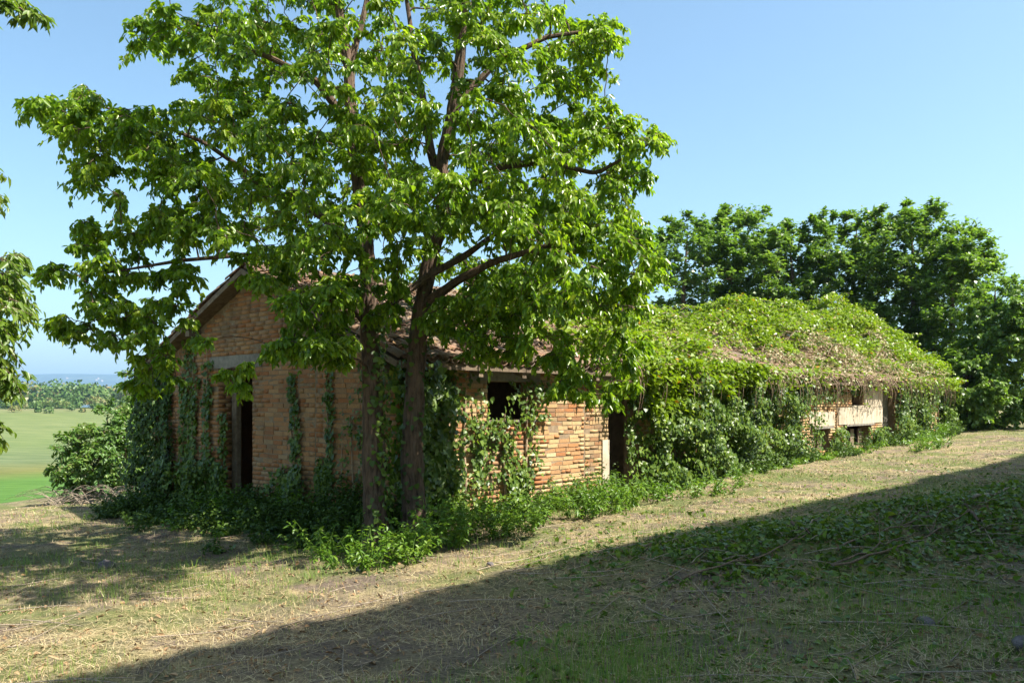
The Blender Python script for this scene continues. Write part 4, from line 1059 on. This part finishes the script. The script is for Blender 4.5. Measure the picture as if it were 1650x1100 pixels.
    for k in range(700):
        t = r.uniform(max(t_lo, 5.2), t_hi - 0.8); s0 = r.uniform(-0.02, 1.0); L = r.uniform(0.6, 2.2); ang = r.uniform(0, 2 * math.pi)
        u = np.linspace(0, 1, 8)
        tt = t + math.cos(ang) * L * u + np.cumsum(r.normal(0, 0.05, 8)); ss = np.clip(s0 + math.sin(ang) * L * u / 4, -0.06, 1.1)
        w = -OVE + ss * (BW / 2 + OVE)
        z = ZR - np.abs(w - BW / 2) * math.tan(PITCH) + 0.08 + np.maximum(0.03, hump(tt, np.clip(ss, 0, 1))) * r.uniform(0.2, 1.05) + np.cumsum(r.normal(0, 0.02, 8))
        paths.append(np.stack([tt, w - (ss < 0.02) * 0.1, z], -1))
    for k in range(240):       # stems hanging over the eave
        t = r.uniform(max(t_lo, 5.0), t_hi - 0.5); u = np.linspace(0, 1, 8); L = r.uniform(0.2, 1.1)
        paths.append(np.stack([t + np.cumsum(r.normal(0, 0.03, 8)), -OVE + 0.15 - 0.45 * np.sin(u * 2.2) , roof_z(-OVE) + 0.25 - L * u ** 1.6], -1))
    V, F = vine_tubes(paths, 0.012, 0.005, 3, 9)
    link('stems', np_mesh('stems', V, F, M['vine_wood'], smooth=True), e)['kind'] = 'stuff'
creeper('bright green creeper and dry brown vines heaped over the long roof', 92000, 42000, 26000, 707, 4.0, 27.4)

# twigs and fallen debris on the tiles near the gable
e = barn_thing('roof_debris', 'fallen dead twigs and leaves strewn on the tiles near the gable peak', 'debris')
r = rng_(808); paths = []
for k in range(150):
    t = r.uniform(-0.3, 4.5); w = r.uniform(0.2, 3.9); L = r.uniform(0.25, 0.9); a = r.uniform(0, 6.28); u = np.linspace(0, 1, 6)
    tt = t + math.cos(a) * L * u + np.cumsum(r.normal(0, 0.02, 6)); ww = w + math.sin(a) * L * u
    paths.append(np.stack([tt, ww, ZR - np.abs(ww - BW / 2) * math.tan(PITCH) + 0.14 + np.abs(np.cumsum(r.normal(0, 0.03, 6)))], -1))
V, F = vine_tubes(paths, 0.008, 0.004, 3, 8); link('twigs', np_mesh('twigs', V, F, M['dead_wood'], smooth=True), e)['kind'] = 'stuff'
n = 1500
t = r.uniform(-0.25, 5, n); w = r.uniform(-0.2, 3.7, n)
P = np.stack([t, w, ZR - np.abs(w - BW / 2) * math.tan(PITCH) + 0.12 + r.uniform(0, 0.04, n)], -1)
leaf_obj('dead_leaves', [leaves(P, r.normal(0, 1, (n, 3)) * np.array([1, 1, 0.2]), unit(np.array([0, -0.4, 1]) + 0.3 * r.normal(0, 1, (n, 3))), 0.09 * r.uniform(0.6, 1.2, n), 0.05 * r.uniform(0.6, 1.2, n), r.random(n), 'ovate', 0.3, 0.3)], M['litter'], e)['kind'] = 'stuff'

# ivy on the straight trunk
e = empty('climbing_ivy', tuple(Wp(606, 880, 10.35)), 0, 'small leaved ivy creeping up the sunny side of the straight trunk', 'ivy', 'ivy on the tree trunks')
pA = resample(tA[:6], 60); n = 420
r = rng_(809); k = (r.random(n) ** 0.8 * 55).astype(int); c = pA[k]
ang = r.normal(-0.3, 0.75, n)
od = np.stack([np.cos(ang), np.sin(ang), 0 * ang], -1)
P = c[:, :3] + od * (c[:, 3] + r.uniform(0.01, 0.10, n))[:, None] + np.array([0, 0, 1]) * r.normal(0, 0.05, n)[:, None]
leaf_obj('foliage', [leaves(P - Wp(606, 880, 10.35), unit(0.4 * od + np.array([0, 0, -1]) + 0.5 * r.normal(0, 1, (n, 3))), unit(od + np.array([0, 0, 0.5]) + 0.3 * r.normal(0, 1, (n, 3))), 0.07 * r.uniform(0.6, 1.2, n), 0.065 * r.uniform(0.6, 1.2, n), r.random(n) * 0.97, 'ivy', 0.12, 0.2)], M['ivy'], e)

# ivy on the kinked trunk
e = empty('climbing_ivy', tuple(Wp(666, 880, 10.65)), 0, 'dark ivy wrapping the lower half of the kinked trunk', 'ivy', 'ivy on the tree trunks')
pB = resample(tB[:7], 60); n = 260
k = (r.random(n) ** 0.9 * 55).astype(int); c = pB[k]; ang = np.concatenate([r.normal(0.1, 0.6, n // 2), r.normal(-2.6, 0.6, n - n // 2)])
od = np.stack([np.cos(ang), np.sin(ang), 0 * ang], -1)
P = c[:, :3] + od * (c[:, 3] + r.uniform(0.01, 0.10, n))[:, None] + np.array([0, 0, 1]) * r.normal(0, 0.05, n)[:, None]
leaf_obj('foliage', [leaves(P - Wp(666, 880, 10.65), unit(0.4 * od + np.array([0, 0, -1]) + 0.5 * r.normal(0, 1, (n, 3))), unit(od + np.array([0, 0, 0.5]) + 0.3 * r.normal(0, 1, (n, 3))), 0.07 * r.uniform(0.6, 1.2, n), 0.065 * r.uniform(0.6, 1.2, n), r.random(n) * 0.97, 'ivy', 0.12, 0.2)], M['dark_ivy'], e)

# ------------------------------------------------------------------ weeds along the walls
def plant(c, h, spread, nst, lpers, size, rng, lean=0.35, shp='lance'):
    """returns leaf arrays and stem paths for one leafy weed"""
    P, D, N = [], [], []; paths = []
    for s in range(nst):
        a = rng.uniform(0, 6.28); hh = h * rng.uniform(0.55, 1.1); ln = spread * rng.uniform(0.2, 1.0)
        u = np.linspace(0, 1, 6)
        b0 = np.array([math.cos(a), math.sin(a), 0]) * spread * 0.25
        pth = c + b0 + np.stack([math.cos(a) * ln * u ** 1.5, math.sin(a) * ln * u ** 1.5, hh * (u - 0.12 * lean * u * u)], -1)
        paths.append(pth)
        ul = rng.uniform(0.12, 1, lpers)
        p = np.stack([np.interp(ul, u, pth[:, k]) for k in range(3)], -1)
        d = rng.normal(0, 1, (lpers, 3)); d[:, 2] = d[:, 2] * 0.35 - 0.1
        P.append(p + unit(d) * 0.015); D.append(unit(d)); N.append(unit(np.array([0, 0, 1.0]) + 0.45 * rng.normal(0, 1, (lpers, 3))))
    P = np.concatenate(P); n = len(P)
    return leaves(P, np.concatenate(D), np.concatenate(N), size * rng.uniform(0.6, 1.3, n), size * 0.5 * rng.uniform(0.7, 1.2, n), np.clip(rng.uniform(0, .3) + rng.uniform(0, .75, n), 0, 1), shp, 0.25, 0.3), paths

rP = rng_(909)
def weed_thing(name, label, cat, spots, h, spread, nst, lp, size, mat_='weed', group=None):
    c0 = np.array([spots[0][0], spots[0][1], float(ground(*spots[0]))])
    e = empty(name, tuple(c0), 0, label, cat, group)
    parts, paths = [], []
    for x, y in spots:
        c = np.array([x, y, float(ground(x, y))]) - c0
        p, q = plant(c, h * rP.uniform(0.75, 1.15), spread, nst, lp, size, rP); parts.append(p); paths += q
    leaf_obj('foliage', parts, M[mat_], e)
    P = np.array(paths); V, F = tubes(P, np.broadcast_to(np.linspace(0.006, 0.002, P.shape[1])[None], P.shape[:2]), 4)
    link('stems', np_mesh('stems', V, F, M['grass'], smooth=True), e)['kind'] = 'stuff'
    return e
def gpt(px, py):
    """pixel on the ground -> world xy"""
    u = (px - 825) / FPX; s = (py - 645) / FPX
    D = 1.605 / (s + 0.042 * u - 0.012)
    return (u * D, D)
weed_thing('bramble', 'low bramble with pale arching shoots in front of the two trunks', 'bramble', [gpt(x, y) for x, y in ((520, 905), (550, 912), (580, 915), (605, 918), (560, 895), (595, 900), (625, 905), (535, 893))], 0.42, 0.40, 8, 16, 0.065, 'weed')
weed_thing('nettle_clump', 'tall nettle clump lit by sun right of the kinked trunk', 'weed', [gpt(x, y) for x, y in ((700, 885), (720, 880), (745, 878), (730, 890), (690, 893), (755, 868))], 0.55, 0.30, 9, 18, 0.07)
weed_thing('nettle_clump', 'low nettles spreading in front of the kinked trunk foot', 'weed', [gpt(x, y) for x, y in ((640, 905), (660, 910), (680, 900), (650, 890), (670, 895))], 0.42, 0.32, 8, 17, 0.065)
weed_thing('weed_clump', 'sunlit yellowish weed clump below the ivy patched wall', 'weed', [gpt(x, y) for x, y in ((785, 868), (805, 865), (830, 862), (850, 858), (815, 852), (870, 850))], 0.46, 0.28, 9, 18, 0.06)
weed_thing('weed_clump', 'bushy bright green weed clump at the side door jamb', 'weed', [gpt(x, y) for x, y in ((925, 838), (945, 840), (965, 836), (985, 830), (1005, 825), (955, 826), (1020, 815), (975, 820))], 0.58, 0.34, 10, 20, 0.065)
weed_thing('weed_clump', 'leafy weeds trailing along the ivy wall past the side door', 'weed', [gpt(x, y) for x, y in ((1050, 810), (1080, 805), (1110, 800), (1140, 797), (1170, 792), (1200, 785))], 0.42, 0.4, 8, 16, 0.07)
weed_thing('grass_tuft', 'tall grassy weeds at the foot of the far brick pier', 'weed', [gpt(x, y) for x, y in ((1490, 725), (1505, 722), (1520, 720), (1475, 728))], 0.6, 0.5, 10, 14, 0.10)
weed_thing('bramble', 'lone sunlit shoot rising before the shaded gable foot', 'bramble', [gpt(575, 880)], 0.75, 0.12, 3, 9, 0.06)

# uncountable low growth along all the wall feet
def growth(name, label, n_g, n_l, hs, mat_, size, seed, shape_thr):
    rg = rng_(seed); parts = []
    for k in range(n_g + n_l):
        if k < n_g:
            w = rg.uniform(-0.3, 7.4); o_ = abs(rg.normal(0, 0.5)); p = loc2w(-0.12 - o_, w, 0); q_ = w; h = hs * math.exp(-o_ * 1.1)
        else:
            t = rg.uniform(0, 27.5); o_ = abs(rg.normal(0, 0.3)); p = loc2w(t, -0.2 - o_, 0); q_ = t + 20; h = hs * 0.7 * math.exp(-o_ * 1.1)
        if k >= n_g and 13.8 < t < 20.2 and rg.random() < 0.75: continue
        f = float(fbm(np.array(q_ * 0.9), np.array(o_ * 1.2), seed, 3))
        if f < shape_thr: continue
        h *= (0.35 + 2.2 * (f - shape_thr)) * rg.uniform(0.7, 1.2)
        c = np.array([p[0], p[1], float(ground(p[0], p[1]))])
        q, s_ = plant(c, max(0.10, h), 0.26, 8, 15, size, rg, shp='far'); parts.append(q)
    o = leaf_obj(name, parts, M[mat_]); tag(o, label, 'undergrowth', None, 'stuff')
growth('undergrowth', 'low bright weeds and nettles along the foot of the barn walls', 170, 300, 0.8, 'weed', 0.062, 51, 0.42)
growth('ground_ivy', 'dark ivy heaped knee high along the foot of the gable', 420, 160, 0.9, 'dark_ivy', 0.07, 53, 0.32)

# ------------------------------------------------------------------ grass, straw and litter on the ground
def polar(n, rng, d0=3.6, d1=34, ang=0.80):
    D = d0 * (d1 / d0) ** (rng.random(n) ** 0.9); u = rng.uniform(-ang, ang, n)
    return D * u, D
def outside(X, Y, m=0.05):
    t = barn_t(X, Y); w = barn_w(X, Y)
    return ~((t > -m) & (t < BL + m) & (w > -m) & (w < BW + m)) & (w < 11)
def heap(X, Y):
    ax, ay, bx, by = 2.0, 8.0, 10.8, 12.3
    dx, dy = bx - ax, by - ay
    q = np.clip(((X - ax) * dx + (Y - ay) * dy) / (dx * dx + dy * dy), 0, 1)
    d = np.hypot(X - ax - q * dx, Y - ay - q * dy)
    return np.exp(-(d / (0.9 + 1.3 * q)) ** 2)
def lawn(X, Y):
    """where the grass is green"""
    g_ = sstep(0.42, 0.60, fbm(X * 0.9, Y * 0.9, 91, 3)) * (0.35 + 0.65 * sstep(0.35, 0.6, fbm(X * 3.1, Y * 3.1, 92, 2)))
    front = np.exp(-(((X - 0.62) / 0.60) ** 2 + ((Y - 5.2) / 0.75) ** 2)) + 0.5 * np.exp(-(((X + 0.6) / 0.8) ** 2 + ((Y - 4.6) / 0.25) ** 2)) + 0.5 * np.exp(-(((X - 2.9) / 1.5) ** 2 + ((Y - 5.9) / 1.2) ** 2))
    leftp = 0.5 * np.exp(-(((X + 4.5) / 2.2) ** 2 + ((Y - 9.0) / 1.2) ** 2))
    bare = np.clip(np.exp(-(((X + 0.9) / 1.7) ** 2 + ((Y - 6.3) / 1.4) ** 2)) + 0.75 * (X > -2.5 + 0 * Y) * (1 - sstep(6.5, 9.5, Y - 0.75 * X)), 0, 1)
    return np.clip(0.62 * g_ * (1 - 0.85 * bare) + 1.3 * front + leftp, 0, 1.2)

def blades(X, Y, h, wd, rng, lean, rv, lie=False):
    n = len(X); Z = ground(X, Y)
    a = rng.uniform(0, 2 * math.pi, n)
    d = np.stack([np.cos(a), np.sin(a), 0 * a], -1); s = np.stack([-np.sin(a), np.cos(a), 0 * a], -1)
    b = np.stack([X, Y, Z - 0.006], -1)
    if lie:
        b[:, 2] += 0.012 + 0.02 * rng.random(n) ** 2
        tip = b + d * h[:, None] + np.array([0, 0, 1]) * (h * rng.normal(0.02, 0.13, n))[:, None]
        mid = 0.5 * (b + tip) + s * (h * rng.normal(0, 0.08, n))[:, None] + np.array([0, 0, 1]) * (h * rng.uniform(0, 0.1, n))[:, None]
    else:
        tip = b + d * (h * lean)[:, None] + np.array([0, 0, 1]) * (h * np.sqrt(np.maximum(0.1, 1 - lean ** 2)))[:, None]
        mid = 0.5 * (b + tip) + np.array([0, 0, 1]) * (0.12 * h)[:, None]
    W_ = (s * wd[:, None])
    if lie:
        V = np.stack([b - W_, b + W_, tip + W_ * 0.4, tip - W_ * 0.4], 1).reshape(-1, 3)
        return V, (np.arange(n) * 4)[:, None] + np.arange(4)[None], rv
    V = np.stack([b - W_, b + W_, mid + W_ * 0.8, mid - W_ * 0.8, tip + W_ * 0.15, tip - W_ * 0.15], 1).reshape(-1, 3)
    i = (np.arange(n) * 6)[:, None]
    F = np.concatenate([i + np.array([[0, 1, 2, 3]]), i + np.array([[3, 2, 4, 5]])], 1).reshape(-1, 4)
    return V, F, np.repeat(rv, 2)

rG = rng_(1001)
# straw lying flat
X, Y = polar(190000, rG); k = outside(X, Y)
pz = 0.14 + 0.95 * sstep(0.38, 0.62, fbm(X * 1.1, Y * 1.1, 95, 4)) - 0.35 * heap(X, Y) - 0.4 * np.clip(lawn(X, Y), 0, 1)
k &= rG.random(len(X)) < pz
X, Y = X[k], Y[k]; n = len(X); sc = np.clip(Y / 9, 0.8, 2.4)
o = leaf_obj('straw', [blades(X, Y, 0.10 * sc ** 0.4 * rG.uniform(0.4, 1.5, n), 0.0021 * sc * rG.uniform(0.5, 1.7, n), rG, None, rG.random(n), True)], M['straw'])
tag(o, 'dry straw clippings strewn over the mown ground', 'straw', None, 'stuff')
X, Y = polar(3600, rG, 3.8, 16); k = outside(X, Y); X, Y = X[k], Y[k]; n = len(X)
o = leaf_obj('straw_stalks', [blades(X, Y, 0.17 * rG.uniform(0.4, 1.5, n), 0.0025 * rG.uniform(0.6, 1.4, n), rG, None, 0.3 + 0.7 * rG.random(n), True)], M['straw'])
tag(o, 'longer pale dry stalks lying loose over the clippings', 'straw', None, 'stuff')
# green and half dry grass
X, Y = polar(230000, rG); k = outside(X, Y)
k &= rG.random(len(X)) < lawn(X, Y) * (1 - 0.5 * heap(X, Y)) * 0.62 + 0.05
X, Y = X[k], Y[k]; n = len(X); sc = np.clip(Y / 9, 0.8, 2.4)
hh = (0.035 + 0.10 * np.clip(lawn(X, Y), 0, 1)) * rG.uniform(0.5, 1.5, n)
o = leaf_obj('grass', [blades(X, Y, hh, 0.0018 * sc * rG.uniform(0.7, 1.4, n), rG, np.clip(rG.uniform(0.1, 0.95, n), 0, 0.95), np.clip(rG.random(n) + 0.25 * (lawn(X, Y) < 0.5), 0, 1.2))], M['grass'])
tag(o, 'green grass sprouting in patches through the mown ground', 'grass', None, 'stuff')
# stubble
X, Y = polar(75000, rG); k = outside(X, Y) & (rG.random(75000) < sstep(0.34, 0.6, fbm(X * 2.2, Y * 2.2, 94, 3))); X, Y = X[k], Y[k]; n = len(X); sc = np.clip(Y / 9, 0.8, 2.4)
o = leaf_obj('stubble', [blades(X, Y, 0.055 * rG.uniform(0.4, 1.5, n), 0.0017 * sc * rG.uniform(0.7, 1.4, n), rG, np.clip(rG.uniform(0.1, 0.95, n), 0, 0.95), rG.random(n))], M['straw'])
tag(o, 'short dry stubble of cut grass across the ground', 'stubble', None, 'stuff')
# dead leaves
X, Y = polar(34000, rG); k = outside(X, Y) & (rG.random(34000) < 0.35 + 0.65 * heap(X, Y)); X, Y = X[k], Y[k]; n = len(X)
P = np.stack([X, Y, ground(X, Y) + 0.015], -1)
o = leaf_obj('leaf_litter', [leaves(P, rG.normal(0, 1, (n, 3)) * np.array([1, 1, 0.25]), unit(np.array([0, 0, 1]) + 0.45 * rG.normal(0, 1, (n, 3))), 0.045 * rG.uniform(0.25, 1.5, n) ** 1.3, 0.02 * rG.uniform(0.5, 1.5, n), rG.random(n), 'ovate', 0.5, 0.5)], M['litter'])
tag(o, 'brown dead leaves scattered over the ground', 'dead leaves', None, 'stuff')
# cut ivy on the heap
X, Y = polar(170000, rG, 4.2, 22); k = outside(X, Y)
k &= rG.random(len(X)) < heap(X, Y) * sstep(0.30, 0.60, fbm(X * 1.5, Y * 1.5, 97, 3) + 0.12) * 0.95 + 0.05 * (X > 0)
X, Y = X[k], Y[k]; n = len(X)
P = np.stack([X, Y, ground(X, Y) + 0.01 + 0.12 * heap(X, Y) * rG.random(n)], -1)
o = leaf_obj('ivy_cuttings', [leaves(P, rG.normal(0, 1, (n, 3)) * np.array([1, 1, 0.4]), unit(np.array([0, 0, 1]) + 0.55 * rG.normal(0, 1, (n, 3))), 0.062 * rG.uniform(0.4, 1.4, n), 0.055 * rG.uniform(0.4, 1.2, n), rG.random(n) ** 1.2, 'ivy', 0.25, 0.35)], M['ivy'])
tag(o, 'heap of freshly cut dark ivy leaves in the shade', 'cuttings', None, 'stuff')
# tangled thin twigs on the heap
paths = []
X, Y = polar(6000, rG, 4, 20); k = (rG.random(len(X)) < 0.22 * heap(X, Y) + 0.035); X, Y = X[k], Y[k]
for x, y in zip(X, Y):
    a = rG.normal(0.55, 0.7); L = rG.uniform(0.25, 1.1); u = np.linspace(0, 1, 7)
    xx = x + math.cos(a) * L * u; yy = y + math.sin(a) * L * u + np.cumsum(rG.normal(0, 0.015, 7))
    paths.append(np.stack([xx, yy, ground(xx, yy) + 0.03 + 0.08 * heap(xx, yy) * np.abs(np.sin(u * 3 + a))], -1))
V, F = vine_tubes(paths, 0.006, 0.003, 3, 8)
o = link('twig_litter', np_mesh('twig_litter', V, F, M['dead_wood'], smooth=True)); tag(o, 'thin dead twigs tangled among the cut ivy', 'twigs', None, 'stuff')

# single cut branches one can pick out
def branch(label, pts, r0, mat_='twig', lift=0.10, forks=2):
    q = [gpt(p[0], p[1] + (42 if lift > 0.05 else 0)) for p in pts]
    P = np.array([[x, y, float(ground(x, y)) + 0.45 * lift + 0.07 * float(heap(np.array(x), np.array(y)))] for x, y in q])
    e = empty('cut_branch', tuple(P[0]), 0, label, 'branch', 'cut branches on the heap')
    k = 14; L = resample(P, k) + rP.normal(0, 0.006, (k, 3))
    r0 *= 0.62
    L[:, 2] += rP.normal(0, 0.012, k)
    rad_ = np.linspace(r0, r0 * 0.4, k); rad_[0] = 0.001; L[0] = L[1] - (L[1] - L[0]) * 0.02
    paths = [(L - P[0])[None]]
    V, F = tubes((L - P[0])[None], rad_[None], 7)
    link('stem', np_mesh('stem', V, F, M[mat_], smooth=True), e)
    for f in range(forks):
        i = int(rP.integers(4, 11)); d = unit((L[i] - L[i - 1]) + rP.normal(0, 0.06, 3))
        u = np.linspace(0, 1, 6)[:, None]
        pth = L[i] - P[0] + d * u * rP.uniform(0.3, 0.6) + np.array([0, 0, 0.06]) * u
        V, F = tubes(pth[None], np.linspace(r0 * 0.5, r0 * 0.2, 6)[None], 5)
        link('side_twig', np_mesh('side_twig', V, F, M[mat_], smooth=True), e)
branch('longest cut branch, running up the heap of ivy cuttings from its middle', [(1310, 905), (1400, 885), (1500, 850), (1560, 822)], 0.020)
branch('reddish cut branch low on the heap, bent at its middle', [(1320, 895), (1375, 885), (1440, 862), (1485, 850)], 0.016)
branch('thick pale log end lying high on the heap of cuttings', [(1565, 815), (1600, 798), (1640, 786)], 0.035, 'dead_wood', 0.12, 0)
branch('dark cut branch along the upper edge of the heap', [(1330, 882), (1400, 858), (1470, 838), (1540, 818)], 0.018)
branch('dark rotten stump end poking out of the heap', [(1548, 802), (1560, 822), (1580, 838)], 0.05, 'bark', 0.10, 0)
branch('short thick branch piece at the lower tip of the heap', [(1275, 838), (1290, 850), (1305, 862)], 0.035, 'bark', 0.08, 0)
branch('straight stick lying along the shadow edge of the heap', [(1290, 845), (1330, 830), (1350, 822)], 0.018, 'dead_wood', 0.08, 0)
branch('long thin branch at the near foot of the heap', [(1080, 925), (1150, 905), (1230, 890), (1300, 862)], 0.018)
branch('thin curved branch arching over the cuttings near the picture edge', [(1600, 885), (1625, 880), (1645, 895)], 0.012, 'dead_wood', 0.12, 0)
branch('pale dry stick lying alone on the bare shaded earth', [(700, 1075), (760, 1062), (790, 1055)], 0.008, 'dead_wood', 0.015, 1)
branch('pale crooked stick on the sunlit ground in the corner of the picture', [(0, 1050), (25, 1045), (55, 1030)], 0.012, 'dead_wood', 0.02, 1)

# brush of dry twigs at the foot of the elder shrub
e_xy = gpt(150, 808); e = empty('brush_pile', (e_xy[0], e_xy[1], float(ground(*e_xy))), 0, 'loose pile of grey dry twigs under the elder shrub', 'brush pile')
paths = []
for k in range(170):
    p = gpt(rP.uniform(75, 230), rP.uniform(795, 818)); a = rP.uniform(-0.6, 0.6) + (math.pi if rP.random() < .5 else 0); L = rP.uniform(0.3, 1.1); u = np.linspace(0, 1, 7)
    xx = p[0] + math.cos(a) * L * u; yy = p[1] + math.sin(a) * L * u + np.cumsum(rP.normal(0, 0.02, 7))
    paths.append(np.stack([xx - e_xy[0], yy - e_xy[1], ground(xx, yy) - float(ground(*e_xy)) + 0.03 + rP.uniform(0, 0.45) * np.sin(u * 2.4)], -1))
V, F = vine_tubes(paths, 0.008, 0.003, 3, 8); link('twigs', np_mesh('twigs', V, F, M['dead_wood'], smooth=True), e)['kind'] = 'stuff'

# stones
import bmesh
def stone(label, px, py, sx, sy, sz, seed):
    x, y = gpt(px, py)
    bm = bmesh.new(); bmesh.ops.create_icosphere(bm, subdivisions=3, radius=1.0)
    rs = rng_(seed); ax = unit(rs.normal(0, 1, (9, 3))); off = rs.uniform(0.62, 0.92, 9)
    for v in bm.verts:
        p = np.array(v.co)
        for a, f in zip(ax, off):
            dd = p @ a
            if dd > f: p = p - a * (dd - f) * 0.85
        p = p * (1 + 0.05 * (vnoise(p[0] * 3 + 9, p[1] * 3 + p[2] * 2, seed) - 0.5))
        v.co = (p[0] * sx, p[1] * sy, p[2] * sz)
    me = bpy.data.meshes.new('stone'); bm.to_mesh(me); bm.free(); me.materials.append(M['stone'])
    for pl in me.polygons: pl.use_smooth = True
    o = link('stone', me, None, (x, y, float(ground(x, y)) + sz * 0.35), rs.uniform(0, 3))
    tag(o, label, 'stone', 'stones on the mown ground')
stone('greyish field stone lying in a sun patch before the gable', 172, 912, 0.115, 0.09, 0.085, 1)
stone('flat purplish stone in the shaded grass', 1492, 1012, 0.085, 0.055, 0.035, 2)
stone('smooth purplish stone at the picture edge in shaded grass', 1650, 1046, 0.10, 0.07, 0.06, 3)
stone('small pale stone on the sunlit strip near the bramble', 790, 918, 0.05, 0.04, 0.03, 4)
stone('small reddish stone half hidden under the bramble', 582, 918, 0.07, 0.05, 0.04, 5)

# ------------------------------------------------------------------ haze
def make_haze(dens):
    b = MB(); b.box((-9800, -400, -80), (9800, 9800, 310))
    m = bpy.data.materials.new('haze'); m.use_nodes = True; nt = m.node_tree
    nt.nodes.remove(nt.nodes['Principled BSDF'])
    pv = nt.nodes.new('ShaderNodeVolumePrincipled')
    pv.inputs['Color'].default_value = (0.44, 0.68, 1.0, 1); pv.inputs['Density'].default_value = dens; pv.inputs['Anisotropy'].default_value = 0.2
    nt.links.new(pv.outputs[0], nt.nodes['Material Output'].inputs['Volume'])
    o = b.build('haze', m); tag(o, 'thin blue air between the barn and the far ridge', None, None, 'stuff')
make_haze(0.5 / 7000 * 2.0)
